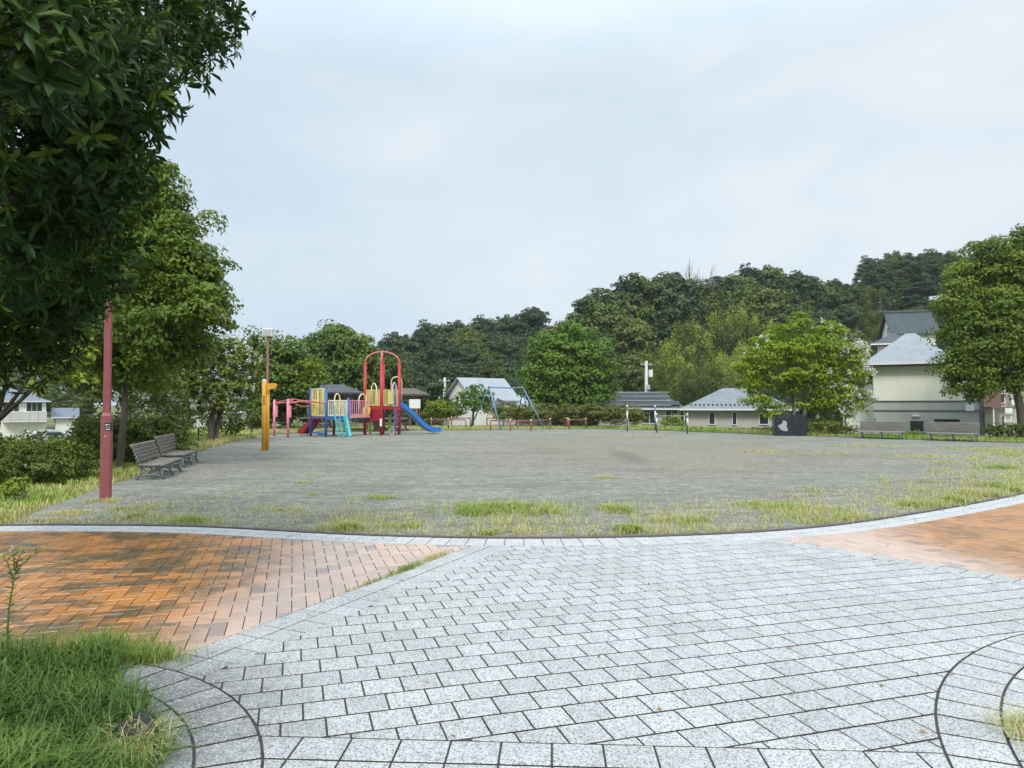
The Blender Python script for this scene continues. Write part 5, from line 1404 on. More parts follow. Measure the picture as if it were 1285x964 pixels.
# brown house at the right
Yb = 42; zb = terr(P(1250, 500, Yb).x, Yb + 3); xb = P(1232, 500, Yb).x
h7 = empty('brown_house', (xb, Yb, zb), 0, 'brown and pink sided house with a porch at the right edge', 'house')
def bx_(px): return P(px, 500, Yb).x - xb
def bz_(py): return P(640, py, Yb).z - zb
wb = MB()
wb.box(((bx_(1230) + bx_(1252)) / 2, 1.5, (bz_(511) + bz_(470)) / 2), (bx_(1252) - bx_(1230), 3.6, bz_(470) - bz_(511)), m=0)
wb.box(((bx_(1252) + bx_(1268)) / 2, 2.0, (bz_(511) + bz_(468)) / 2), (bx_(1268) - bx_(1252), 3.6, bz_(468) - bz_(511)), m=1)
wb.box(((bx_(1238) + bx_(1290)) / 2, 2.4, bz_(511.2) / 2), (bx_(1290) - bx_(1238), 3.6, bz_(511.2)), m=2)
wb.build('wall', [M['w_brown'], M['w_pink'], M['w_beige']], h7)
uvroof(hip_roof(bx_(1268) - bx_(1230), 4.2, bz_(468), 1.2, .4, gable=True, off=((bx_(1230) + bx_(1268)) / 2, 1.8)).build('roof', M['r_dark'], h7))
pr = MB(); pr.box(((bx_(1232) + bx_(1262)) / 2, -.35, bz_(512)), (bx_(1262) - bx_(1232), 1.0, .12)); pr.build('porch_roof', M['w_dark'], h7)
window(h7, bx_(1259), .2, bz_(500), .3, .5); window(h7, bx_(1259.5), .2, bz_(486), .3, .4)
bl_ = MB(); bl_.box((bx_(1273), .2, bz_(502)), (bx_(1279) - bx_(1267), .7, .62), bev=.02); bl_.build('balcony', M['white'], h7)
sgn = MB(); sgn.box((bx_(1252), -.9, bz_(515)), (.42, .06, .28)); sgn.box((bx_(1252), -.9, bz_(519)), (.42, .06, .04)); sgn.build('porch_sign', M['white'], h7)
ps = MB()
for px in (1235, 1249, 1256, 1269): ps.tube([(bx_(px), -.8, 0), (bx_(px), -.8, bz_(512.5))], .04, 8)
ps.box((bx_(1252.5), -.8, bz_(527)), (.5, .03, .05)); ps.build('porch_post', M['white'], h7)
dm = MB(); dm.box((bx_(1239), .55, bz_(532)), (.36, .06, 1.4)); dm.build('door', M['w_dark'], h7)
dm = MB(); dm.box((bx_(1268), .58, bz_(531)), (.2, .06, .8)); dm.build('door', M['w_dark'], h7)

# houses at the left, below the park
Yl = 80; zl = terr(P(30, 500, Yl).x, Yl)
h8, wx, wz, ro, yf = simple_house('blue_roofed_house', 'white two-storey house with a blue-grey roof and balcony at the left edge', -55, 66, 80, 503.5, 485, 8, 'w_white', 'r_slate')
for px in (14, 44): 
    f_ = window(h8, wx(px), yf, wz(511), 1.45, .95, split=3)
window(h8, wx(-25), yf, wz(511), 1.45, .95, split=3)
bm_ = MB(); bm_.box(((wx(3) + wx(60)) / 2, yf - .6, wz(529)), (wx(60) - wx(3), 1.1, .14), m=0)
bm_.box(((wx(3) + wx(60)) / 2, yf - 1.12, wz(523)), (wx(60) - wx(3), .06, 1.0), m=1); bm_.box(((wx(3) + wx(60)) / 2, yf - 1.13, wz(517.3)), (wx(60) - wx(3), .1, .07), m=0)
for i in range(6): bm_.box((wx(3 + 11.4 * i), yf - 1.16, wz(523)), (.06, .06, 1.05), m=2)
bm_.build('balcony', [M['w_white'], M['curtain'], M['w_beige']], h8)
h9, wx, wz, ro, yf = simple_house('slate_roofed_house', 'small house with dark slate roof next to the blue roofed house', 64, 100, 84, 524, 512, 6, 'w_white', 'r_slate', gable=True)
for (l, r_, yt, m_, lab) in ((5, 18, 470, 'w_pink', 'pinkish far apartment block seen between leaves at the left edge'), (19, 34, 476, 'w_white', 'whitish far apartment block seen between leaves beside the pinkish one')):
    Yq = 175; A_ = P(l, yt, Yq); B_ = P(r_, yt, Yq); zq = terr(A_.x, Yq); H = A_.z - zq
    ho = empty('apartment_block', ((A_.x + B_.x) / 2, Yq, zq), 0, lab, 'building')
    mb = MB(); mb.box((0, 3, H / 2), (B_.x - A_.x, 6, H)); mb.build('wall', M[m_], ho)
    uvroof(hip_roof(B_.x - A_.x, 6, H, 1., .3, off=(0, 3)).build('roof', M['r_brown'], ho))
    for zz in (.45, .62, .8):
        for k in (-.25, .25): window(ho, k * (B_.x - A_.x), 0, H * zz, .9, 1.0)

# cars below the park
def car(label, px, py, Y, paintm, rz, van=False):
    q = P(px, py, Y); z = terr(q.x, Y); root = empty('parked_car', (q.x, Y, z), rz, label, 'car')
    root.location.z = max(z, q.z - (1.5 if not van else 1.8))
    prof = [(-2.0, .35), (-2.05, .75), (-1.8, .95), (-1.25, 1.05), (-.75, 1.45), (.6, 1.5), (1.35, 1.1), (1.95, .98), (2.05, .6), (2.0, .35)] if not van else [(-1.7, .35), (-1.72, 1.0), (-1.3, 1.15), (-.95, 1.75), (1.55, 1.8), (1.7, 1.1), (1.7, .35)]
    b = MB(); b.prism([(x, -.8, zz) for x, zz in prof], (0, 1.6, 0)); b.build('body', M[paintm], root)
    g_ = MB()
    wn = [(-1.05, 1.05), (-.68, 1.4), (.55, 1.43), (1.1, 1.08)] if not van else [(-1.15, 1.2), (-.85, 1.66), (1.45, 1.68), (1.5, 1.2)]
    g_.prism([(x, -.815, zz) for x, zz in wn], (0, 1.63, 0)); g_.build('window', M['glass'], root)
    for x in (-1.25, 1.25):
        for y in (-.78, .78):
            w_ = MB(); w_.tube([(x, y - .1, .31), (x, y + .1, .31)], .31, 16, 0); wo = w_.build('wheel', M['tyre'], root)
            r_ = MB(); r_.tube([(x, y - .12, .31), (x, y + .12, .31)], .18, 12); r_.build('rim', M['grey'], wo)
    for y in (-.6, .6):
        l_ = MB(); l_.box((prof[1][0] - .01, y, .72), (.06, .26, .12)); l_.build('headlight', M['white'], root)
    return root
car('silver car parked below the small slate roofed house at left', 74, 541, 76, 'car_silver', .1)
car('white van parked under the balcony of the blue roofed house', 50, 540, 77, 'car_white', 1.2, True)
car('white van half hidden behind the left blossoming tree', 278, 516, 52, 'car_white', .2, True)
car('white car glimpsed beside the trunk of the left blossoming tree', 262, 521, 54, 'car_white', .15)

# ---------------------------------------------------------------- utility poles and wires
def upole(label, px, ytop, Y, box=True):
    q = P(px, ytop, Y); z = terr(q.x, Y); H = q.z - z
    r = empty('utility_pole', (q.x, Y, z), 0, label, 'pole')
    m_ = MB(); m_.tube([(0, 0, 0), (0, 0, H)], [.17, .12], 10); m_.build('pole', M['concrete'], r, smooth=True)
    m_ = MB(); m_.beam((-.5, 0, H - .3), (.5, 0, H - .3), .08); m_.build('crossarm', M['grey'], r)
    for k in (-.4, 0.35):
        m_ = MB(); m_.tube([(k, 0, H - .26), (k, 0, H - .1)], .03, 8); m_.build('insulator', M['grey'], r)
    if box:
        m_ = MB(); m_.tube([(.36, -.05, H - 1.35), (.36, -.05, H - .75)], .18, 12); m_.tube([(.0, 0, H - 1.0), (.3, 0, H - 1.0)], .03, 6); m_.build('transformer', M['white'], r)
        m_ = MB(); m_.box((.1, -.2, H - 2.2), (.3, .2, .4)); m_.build('switch_box', M['grey'], r)
    return r, Vector((q.x, Y, z + H))
_, t1 = upole('pale concrete utility pole with transformer behind the solar roofed house', 811, 453, 60)
_, t2 = upole('grey utility pole at the edge of the wood left of the white gabled house', 558, 474, 66, False)
_, t3 = upole('thin utility pole beside the small tree at the left benches', 349, 475, 70, False)
t3_ = P(700, 492, 62)
wires = MB()
def wire(a, b, sag, r=.012):
    return [a.lerp(b, t / 12) - Vector((0, 0, sag * 4 * (t / 12) * (1 - t / 12))) for t in range(13)], r
for a_, b_, sg_, nm in ((t1 - Vector((0, 0, .6)), P(1100, 500, 58) + Vector((0, 0, 0)), .6, 'wire running from the pale utility pole to the right past the woods'), (t2, t1 - Vector((0, 0, .8)), .9, 'wire slung between the two utility poles before the woods')):
    p_, r_ = wire(a_, b_, sg_); m_ = MB(); m_.tube(p_, .018, 5); tag(m_.build('power_line', M['black']), nm, 'wire')

# ---------------------------------------------------------------- picnic shelter
def shelter(label, pxl, pxr, Y, ye, yr, d, nm='picnic_shelter', roofm='r_dark'):
    A_, B_ = P(pxl, ye, Y), P(pxr, ye, Y); x = (A_.x + B_.x) / 2; w = B_.x - A_.x - .8; z0 = terr(x, Y + d / 2) - .03
    r = empty(nm, (x, Y + d / 2 + .4, z0), 0, label, 'shelter'); ze = A_.z - z0; rh = P(640, yr, Y + d / 2).z - z0 - ze
    uvroof(hip_roof(w, d, ze, rh, .4, ridge=.25 * w).build('roof', M[roofm], r))
    for sx in (-1, 1):
        for sy in (-1, 1):
            m_ = MB(); m_.box((sx * (w / 2 - .15), sy * (d / 2 - .15), ze / 2 - .06), (.15, .15, ze - .12)); m_.build('post', M['brownpanel'], r)
    m_ = MB()
    for sy in (-1, 1): m_.beam((-w / 2, sy * (d / 2 - .15), ze - .2), (w / 2, sy * (d / 2 - .15), ze - .2), .12, .14)
    m_.build('roof_beam', M['brownpanel'], r); return r
shelter('dark hip roofed picnic shelter behind the blue playground posts', 372, 443, 44.5, 492.5, 482.5, 3.2)
shelter('brown roofed shelter partly hidden behind the red playground tower', 484, 532, 47, 494.5, 487, 3.0, roofm='r_brown')
def picnic(label, px, py, rz):
    x, y = G(px, py); r = empty('picnic_table', (x, y, 0), rz, label, 'table')
    m_ = MB()
    for i in range(4): m_.box((0, -.3 + .2 * i, .7), (1.7, .18, .05))
    m_.build('tabletop', M['wood'], r)
    for s in (-1, 1):
        m_ = MB()
        for k in (0, 1): m_.box((0, s * (.68 + .15 * k), .42), (1.7, .13, .045))
        m_.build('seat', M['wood'], r)
    for sx in (-.6, .6):
        m_ = MB()
        m_.beam((sx, -.75, 0), (sx, .22, .68), .08, .08); m_.beam((sx + .09, .75, 0), (sx + .09, -.22, .68), .08, .08); m_.beam((sx, -.75, .38), (sx, .75, .38), .06, .08); m_.build('leg', M['brownpole'], r)
    return r
picnic('brown picnic table behind the turquoise ladder', 448, 541.5, .1); picnic('brown picnic table under the dark hip roofed shelter', 398, 540, 0); picnic('picnic table in the shade beyond the red tower', 491, 541, -.1)
wbx = P(520.5, 507, 46); m_ = MB(); m_.box((0, 0, 0), (.72, .06, .6)); bo = empty('notice_board', (wbx.x, 46, 0), 0, 'blank white notice board above the blue slide', 'board')
m2_ = MB(); m2_.box((0, 0, wbx.z), (.72, .05, .58), bev=.01); m2_.build('panel', M['white'], bo)
for s in (-.3, .3):
    m2_ = MB(); m2_.tube([(s, .05, 0), (s, .05, wbx.z + .2)], .035, 8); m2_.build('post', M['brownpole'], bo)
# timber edging on the ground behind the playground
for a_, b_, lab in (((395, 541.6), (458, 540.5), 'low timber edging log behind the turquoise ladder'), ((480, 540.4), (525, 539.6), 'low timber edging log behind the red tower')):
    p0, p1 = G(*a_), G(*b_); m_ = MB(); m_.tube([(p0[0], p0[1], .07), (p1[0], p1[1], .07)], .09, 8); tag(m_.build('edging_log', M['wood']), lab, 'log')

# ---------------------------------------------------------------- maroon post
x, y = G(132.5, 627.5); s_ = F / y
lp_ = empty('lamp_post', (x, y, 0), math.radians(16), 'square maroon steel post with small black plates beside the left grass bank', 'post')
m_ = MB(); hs = P(640, 522, y).z; wB, wT = .140, .100
m_.box((0, 0, hs / 2), (wB, wB, hs))
vs = [(sx * wB / 2, sy * wB / 2, hs) for sx, sy in ((-1, -1), (1, -1), (1, 1), (-1, 1))] + [(sx * wT / 2, sy * wT / 2, hs + .05) for sx, sy in ((-1, -1), (1, -1), (1, 1), (-1, 1))]
m_.add(vs, [(0, 1, 5, 4), (1, 2, 6, 5), (2, 3, 7, 6), (3, 0, 4, 7), (4, 5, 6, 7)])
m_.build('base', M['maroon'], lp_)
m_ = MB(); m_.box((0, 0, (hs + 3.08) / 2), (wT - .004, wT - .004, 3.08 - hs), bev=.006); m_.build('shaft', M['maroon'], lp_)
m_ = MB(); m_.ball((0, 0, 3.10), .05, 12, sq=(1, 1, .9)); m_.build('finial', M['salmon'], lp_, smooth=True)
zp = P(640, 535.5, y).z
m_ = MB(); m_.box((.035, -wB / 2 - .004, zp), (.075, .008, .12)); m_.box((wB / 2 + .004, -.02, zp), (.008, .09, .12)); pl_ = m_.build('plate', M['black'], lp_)
m_ = MB(); m_.ball((.012, -wB / 2 - .008, zp + .03), .012, 8, sq=(1, .3, 1)); m_.box((.046, -wB / 2 - .009, zp + .033), (.04, .003, .008)); m_.box((.035, -wB / 2 - .009, zp - .04), (.06, .003, .012)); m_.box((.035, -wB / 2 - .009, zp - .005), (.06, .003, .006)); m_.build('marking', M['white'], pl_)
m_ = MB(); m_.box((wB / 2 + .003, 0, .62), (.006, .10, .62)); m_.build('hatch', M['maroon'], lp_)
m_ = MB(); m_.ball((.0, -wB / 2 - .003, zp - .15), .010, 8, sq=(1, .5, 1)); m_.build('bolt', M['white'], lp_)

# ---------------------------------------------------------------- benches
def make_bench(kz=1.0):
    r = empty('park_bench', (0, 0, 0)); SH, BH, Lb = .30, .68, 1.95
    # seat slats follow a curve, x = length, y = depth (front is -y)
    m_ = MB()
    for i in range(6):
        yy = -.22 + i * .078; zz = SH - .012 * math.sin(i / 5 * math.pi) + (-.012 if i == 0 else 0)
        m_.box((0, yy, zz), (Lb, .062, .028), bev=.006)
    m_.build('seat', M['wood'], r)
    m_ = MB()
    for i in range(5):
        t = i / 4; yy = .215 + .085 * t + .015 * t * t; zz = SH + .075 + (BH - SH - .10) * t
        R = Matrix.Rotation(math.radians(-72 - 6 * t), 3, 'X')
        m_.box((0, yy, zz), (Lb, .070, .026), rot=R, bev=.006)
    m_.box((0, .33, BH + .0), (Lb, .06, .04), bev=.008)
    m_.build('backrest', M['wood'], r)
    for x in (-.86, 0, .86):
        m_ = MB()
        m_.tube([(x, -.25, 0.0), (x, -.20, .12), (x, -.22, SH - .03)], [.026, .020, .024], 7)
        m_.tube([(x, .26, 0.0), (x, .17, .12), (x, .19, SH - .02), (x, .275, SH + .2), (x, .34, BH)], [.026, .020, .022, .018, .016], 7)
        m_.tube([(x, -.24, SH - .035), (x, .0, SH - .05), (x, .20, SH - .03)], .02, 7)
        m_.tube([(x, -.24, .04), (x, -.1, .10), (x, .1, .10), (x, .24, .04)], .016, 7)
        m_.tube([(x, -.21, .10), (x, -.06, .20), (x, .08, .17), (x, .17, SH - .05)], .012, 6)
        m_.build('leg', M['castiron'], r, smooth=True)
    m_ = MB(); m_.beam((-.86, 0, .17), (.86, 0, .17), .03, .02); m_.build('stretcher', M['castiron'], r)
    return r
bench = make_bench(); GBn = 'weathered slatted park benches'
def put_bench(o, ca, cb, label, sc=1.0):
    """front edge runs from ca to cb; the sitter faces -y of the bench"""
    a_, b_ = Vector(ca), Vector(cb); d = b_ - a_; ang = math.atan2(d.y, d.x); n = Vector((-math.sin(ang), math.cos(ang)))
    c = (a_ + b_) / 2 + n * .25 * sc; o.location = (c.x, c.y, .004); o.rotation_euler = (0, 0, ang); o.scale = (d.length / 1.95, sc, sc); o['label'] = label; o['category'] = 'bench'; o['group'] = GBn
put_bench(bench, (-6.86, 14.15), (-7.36, 16.05), 'nearer grey bench of the left pair, next to the maroon post')
b2 = copy_tree(bench); put_bench(b2, (-7.64, 16.75), (-8.10, 18.6), 'farther grey bench of the left pair, beside the bright grass bank', 1.06)
x0, y0 = G(1075, 550.5); x1, y1 = G(1132, 552); b3 = copy_tree(bench); put_bench(b3, (x0, y0 - .1), (x1, y1 - .1), 'brownish bench nearer the black sign, below the pale basement window', 1.06)
x0, y0 = G(1160, 553); x1, y1 = G(1224, 555); b4 = copy_tree(bench); put_bench(b4, (x0, y0 - .1), (x1, y1 - .1), 'grey bench directly under the long slot window of the cream house', 1.06)

# ---------------------------------------------------------------- orange giraffe-like post
x, y = G(332, 565.5); s_ = F / y; gp = empty('orange_post', (x, y, 0), 0, 'tall orange twin post with a beak-like arm at the edge of the dirt', 'post')
Ht = P(640, 478, y).z
m_ = MB(); m_.tube([(-.03, 0, 0), (-.03, 0, Ht)], .068, 16); m_.build('post', M['orange'], gp, smooth=True)
m_ = MB(); m_.tube([(.06, .08, 0), (.06, .08, Ht - .1)], .056, 16); m_.build('post', M['orange'], gp, smooth=True)
m_ = MB(); m_.ball((-.03, 0, Ht), .070, 14, sq=(1, 1, .75)); m_.build('cap', M['white'], gp, smooth=True)
m_ = MB(); zt, zl_ = P(640, 481, y).z, P(640, 493, y).z
prof = [(.06, zl_ - .04), (.10, zl_ + .05), (.16, zl_ + .12), (.30, zl_ + .13), (.345, zl_ + .17), (.35, zt - .05), (.30, zt), (.06, zt - .0)]
m_.prism([(px, -.03, pz) for px, pz in prof], (0, .12, 0)); m_.build('arm', M['orange'], gp)
m_ = MB()
for k in range(3): m_.box((-.01 + .0, -.064, P(640, 498 + 4.2 * k, y).z), (.05, .02, .07))
m_.build('slot', M['brownpanel'], gp)

# brown pole with box lamp
x, y = G(335, 545.5); bp_ = empty('lamp_pole', (x, y, 0), 0, 'thin brown pole carrying a white box lamp, behind the orange post', 'lamp'); Ht = P(640, 423, y).z
m_ = MB(); m_.tube([(0, 0, 0), (0, 0, 1.2), (0, 0, 1.25), (0, 0, Ht)], [.09, .09, .065, .06], 10); m_.build('pole', M['brownpole'], bp_, smooth=True)
m_ = MB(); m_.box((0, 0, Ht + .21), (.5, .3, .40), bev=.02); hd = m_.build('lamp_head', M['white'], bp_)
m_ = MB(); m_.box((0, -.155, Ht + .21), (.42, .02, .32)); m_.build('lens', M['grey'], hd)
m_ = MB(); m_.box((.12, 0, Ht - .04), (.2, .12, .08)); m_.tube([(.25, 0, Ht + .3), (.33, 0, Ht + .32)], .02, 6); m_.build('bracket', M['brownpole'], bp_)

# small stake with a tag
x, y = (249.5 - CX) / F * 26, 26; stk = empty('stake', (x, y, -.03), 0, 'short dark stake with a white tag in the grass under the blossoming tree', 'stake'); Ht = P(640, 526, y).z
m_ = MB(); m_.tube([(0, 0, 0), (0, 0, Ht)], .03, 8); m_.build('post', M['black'], stk); m_ = MB(); m_.box((0, -.04, Ht - .12), (.1, .02, .3)); m_.build('tag', M['tag'], stk)

# ---------------------------------------------------------------- black stone sign
x0, y0 = G(973, 547.3); x1, _ = G(1011.5, 547); wS = x1 - x0
bs = empty('stone_sign', ((x0 + x1) / 2, y0 + .28, 0), math.radians(-9), 'low black polished stone block with a pale fan-shaped emblem', 'monument')
m_ = MB(); wS -= .08; Hs = P(640, 520.5, y0).z; m_.box((0, 0, Hs / 2), (wS, .5, Hs), bev=.012); blk = m_.build('block', M['granite_black'], bs)
pts = [(405, 435), (425, 455), (465, 470), (470, 520), (455, 565), (485, 610), (480, 660), (420, 662), (360, 640), (320, 600), (290, 552), (345, 525), (375, 505), (385, 470)]
def sp_(a, b): px, py = 960 + a / 16.07, 500 + b / 16.07; q = P(px, py, y0); return (q.x - (x0 + x1) / 2, q.z)
m_ = MB(); m_.prism([(sp_(a, b)[0], -.252, sp_(a, b)[1]) for a, b in pts], (0, -.008, 0)); m_.build('emblem', M['emblem'], bs)
m_ = MB()
for k in range(9):
    a = 315 + k * 24; q0 = sp_(a, 380); m_.box((q0[0], -.252, q0[1]), (.035, .006, .05)); m_.box((q0[0] + .01, -.2525, q0[1] + .012), (.045, .006, .012))
for k in range(10):
    a = 335 + k * 24; q0 = sp_(a, 716); m_.box((q0[0], -.252, q0[1]), (.03, .006, .03))
m_.build('inscription', M['faint'], bs)

# ---------------------------------------------------------------- swing frame
sf = empty('swing_frame', (0, 42.5, 0), 0, 'blue A-shaped swing frame without seats inside a low red fence', 'swing')
def L3(px, py, Y): q = P(px, py, Y); return Vector((q.x, q.y - 42.5, q.z))
def Lg(px, py): q = G(px, py); return Vector((q[0], q[1] - 42.5, 0))
aL = L3(613.7, 486.5, 41.6); aR = L3(656.7, 486.8, 44.3); zt = (aL.z + aR.z) / 2; aL.z = aR.z = zt
m_ = MB(); m_.tube([aL, aR], .045, 10); m_.build('top_beam', M['bluegrey'], sf, smooth=True)
feet = [(Lg(628.9, 540), aL, 'bluegrey'), (Lg(589.5, 538.6), aL, 'tealdark'), (Lg(682.9, 537.6), aR, 'bluegrey'), (Lg(647, 535.5), aR, 'tealdark')]
for f_, a_, mt in feet:
    m_ = MB(); m_.tube([f_, a_], .04, 10); m_.build('leg', M[mt], sf, smooth=True)
for a_ in (aL, aR):
    m_ = MB(); m_.ball(a_, .075, 10); m_.build('joint', M['rust'], sf, smooth=True)
for t in (.3, .42, .58, .7):
    m_ = MB(); p = aL.lerp(aR, t); m_.tube([p + Vector((0, 0, .05)), p - Vector((0, 0, .07))], .03, 8); m_.build('hanger', M['white'], sf)

# ---------------------------------------------------------------- low red fences round the swings
def fence(label, pxs, infill=False):
    g0 = G(*pxs[0]); r = empty('play_fence', (g0[0], g0[1], 0), 0, label, 'fence', 'low red fence sections around the swing frame')
    pts = [Vector((G(*p)[0] - g0[0], G(*p)[1] - g0[1], 0)) for p in pxs]
    for p in pts:
        m_ = MB(); m_.tube([p, p + Vector((0, 0, .60))], .035, 8); po = m_.build('post', M['rust'], r, smooth=True)
        m_ = MB(); m_.ball(p + Vector((0, 0, .61)), .05, 8); m_.build('cap', M['cream'], po, smooth=True)
    m_ = MB()
    for a_, b_ in zip(pts, pts[1:]): m_.tube([a_ + Vector((0, 0, .56)), b_ + Vector((0, 0, .56))], .03, 8)
    m_.build('rail', M['rust'], r, smooth=True)
    m_ = MB()
    for a_, b_ in zip(pts, pts[1:]): m_.tube([a_ + Vector((0, 0, .12)), b_ + Vector((0, 0, .12))], .014, 6)
    if infill: m_.build('lower_rail', M['rust'], r, smooth=True)
fence('red fence section next to the foot of the blue slide', [(541, 538.2), (562.5, 538.5), (584.5, 539)])
fence('red fence section in front of the swing frame', [(615.5, 540), (640.5, 541), (666.5, 541.2), (690.5, 538.8)])
fence('red fence section crossing in front of the right swing leg and hedge', [(714, 539.2), (735, 538.2)])
fence('red fence section behind the swing frame with a lower rail', [(611, 535.6), (632, 535.5), (655, 535.4)], True)
fence('red fence section before the white gabled house door', [(566.5, 535.8), (590, 535.6)])
fence('red fence section before the round green tree', [(685, 536), (709, 536.6), (712, 537.4)])

# ---------------------------------------------------------------- horizontal bars
def hbar(label, a_, b_, ya, yb):
    g0 = G(*a_); r = empty('horizontal_bar', (g0[0], g0[1], 0), 0, label, 'horizontal bar', 'horizontal exercise bars')
    tops = []
    for (px, py), yt in ((a_, ya), (b_, yb)):
        x, y = G(px, py); p = Vector((x - g0[0], y - g0[1], 0)); h = P(px, yt, y).z
        m_ = MB(); m_.tube([p, p + Vector((0, 0, h))], .036, 10); po = m_.build('post', M['bar_blue'], r, smooth=True)
        m_ = MB(); m_.tube([p + Vector((0, 0, h * .45)), p + Vector((0, 0, h * .80))], .040, 10); m_.build('sleeve', M['white'], po, smooth=True)
        m_ = MB(); m_.ball(p + Vector((0, 0, h)), .06, 10); m_.build('cap', M['cream'], po, smooth=True); tops.append(p + Vector((0, 0, h * .92)))
    m_ = MB(); m_.tube(tops, .014, 8); m_.build('bar', M['grey'], r, smooth=True)
hbar('higher exercise bar between navy posts with white sleeves, next to the hedge', (787.2, 541.3), (822.3, 540.3), 509.8, 510)
hbar('lower exercise bar between navy posts with cream caps, before the yellow shrub', (824, 543), (862.6, 544.4), 520, 520.2)

# ---------------------------------------------------------------- climbing structure
cx0, cy0 = -7.4, 34.3
cs_ = empty('play_structure', (cx0, cy0, 0), 0, 'colourful climbing structure with red tower, blue posts, ladders and two slides', 'playground')
def V(x, y, z): return Vector((x - cx0, y - cy0, z))
def post(p, h, r, m, nm='post'): b_ = MB(); b_.tube([V(p[0], p[1], 0), V(p[0], p[1], h)], r, 12); o = b_.build(nm, M[m], cs_, smooth=True); return o
Lf, Fr, Rt, Bk = (-7.17, 35.0), (-6.22, 34.15), (-5.52, 35.1), (-6.47, 36.0)
HT = 3.55
for p in (Lf, Fr, Rt, Bk): post(p, HT if p != Bk else HT - .1, .075, 'red')
apex = V((Lf[0] + Rt[0]) / 2, (Fr[1] + Bk[1]) / 2, 4.05)
for p in (Lf, Fr, Rt, Bk):
    b_ = MB(); a_ = V(p[0], p[1], HT - .03); pts = []
    for k in range(9):
        t = k / 8; an = t * math.pi / 2; pts.append(Vector((a_.x + (apex.x - a_.x) * (1 - math.cos(an)), a_.y + (apex.y - a_.y) * (1 - math.cos(an)), a_.z + (apex.z - a_.z) * math.sin(an))))
    b_.tube(pts, .042, 10); b_.build('arch', M['red_fade'], cs_, smooth=True)
D1 = 1.38
def deck(cor, z, m, t=.1, nm='deck'):
    b_ = MB(); b_.prism([V(p[0], p[1], z - t) for p in cor], (0, 0, t)); return b_.build(nm, M[m], cs_)
deck([Lf, Fr, Rt, Bk], D1, 'red', .14)
# skirt under the deck (dark red boards on the left-front side)
b_ = MB(); b_.beam(V(Lf[0], Lf[1], D1 - .42), V(Fr[0], Fr[1], D1 - .42), .05, .55); b_.beam(V(Lf[0] + .1, Lf[1] + .1, D1 - .5), V(Bk[0], Bk[1], D1 - .5), .05, .5); b_.build('skirt_board', M['slidered'], cs_)
def panel(a_, b_2, z0, z1, m, n=6, r=.014, arch=None, nm='guard_panel', mesh=True, archm=None):
    A_, B_ = V(*a_, z0), V(*b_2, z0); up = Vector((0, 0, z1 - z0)); q = MB()
    q.tube([A_, A_ + up], r * 1.5, 6); q.tube([B_, B_ + up], r * 1.5, 6); q.tube([A_, B_], r * 1.5, 6); q.tube([A_ + up, B_ + up], r * 1.5, 6)
    for k in range(1, n): p = A_.lerp(B_, k / n); q.tube([p, p + up], r, 6)
    o = q.build(nm, M[m], cs_)
    if arch:
        t0, t1, h = arch; p0, p1 = A_.lerp(B_, t0), A_.lerp(B_, t1); pts = [p0, p0 + up]
        rr_ = (p1 - p0).length / 2; c = (p0 + p1) / 2 + up
        for k in range(1, 8):
            an = math.pi * k / 8; pts.append(c - (p1 - p0).normalized() * rr_ * math.cos(an) + Vector((0, 0, h * math.sin(an))))
        pts += [p1 + up, p1]; q = MB(); q.tube(pts, .03, 8); q.build('hand_arch', M[archm or m], o, smooth=True)
    return o
panel((Lf[0] + .1, Lf[1] - .09), (Fr[0] - .08, Fr[1] + .07), D1 + .05, D1 + .78, 'yellow', 9, .016, (.35, .75, .32), archm='cream')
panel((Fr[0] + .1, Fr[1] + .13), (Fr[0] + .33, Fr[1] + .45), D1 + .05, D1 + .78, 'yellow', 4, .016)
panel((Fr[0] + .42, Fr[1] + .55), (Rt[0] - .06, Rt[1] - .08), D1 + .02, D1 + .8, 'yellow', 4, .016, (.05, .75, .35), archm='cream')
panel((Lf[0] + .08, Lf[1] + .1), (Bk[0] - .08, Bk[1] - .1), D1 + .05, D1 + .78, 'yellow', 8, .014)
b_ = MB(); b_.beam(V(-5.95, 34.42, D1 + .42), V(-5.75, 34.72, D1 + .42), .03, .62); b_.build('solid_panel', M['yellow'], cs_)
# tall hoop over the slide entrance
q = MB(); hc = V(-5.72, 35.5, D1 + .75); pts = [hc + Vector((-.26, 0, -.75))] + [hc + Vector((-.26 * math.cos(math.pi * k / 8), 0, .45 + .26 * math.sin(math.pi * k / 8))) for k in range(9)] + [hc + Vector((.26, 0, -.75))]
q.tube(pts, .03, 8); q.build('hand_arch', M['cream'], cs_, smooth=True)
# lime panels below
for pa, pb in (((-7.02, 35.25), (-6.9, 35.3)), ((-6.12, 35.5), (-5.98, 35.55))):
    b_ = MB(); b_.beam(V(*pa, .5), V(*pb, .5), .05, .95); b_.build('lower_panel', M['lime'], cs_)
b_ = MB(); b_.beam(V(-6.86, 35.5, .55), V(-6.3, 35.6, .55), .04, .85); b_.build('play_board', M['brownpanel'], cs_)
b_ = MB(); b_.box(V(Fr[0], Fr[1] - .08, .62), (.10, .02, .36)); b_.build('notice_plate', M['white'], cs_)
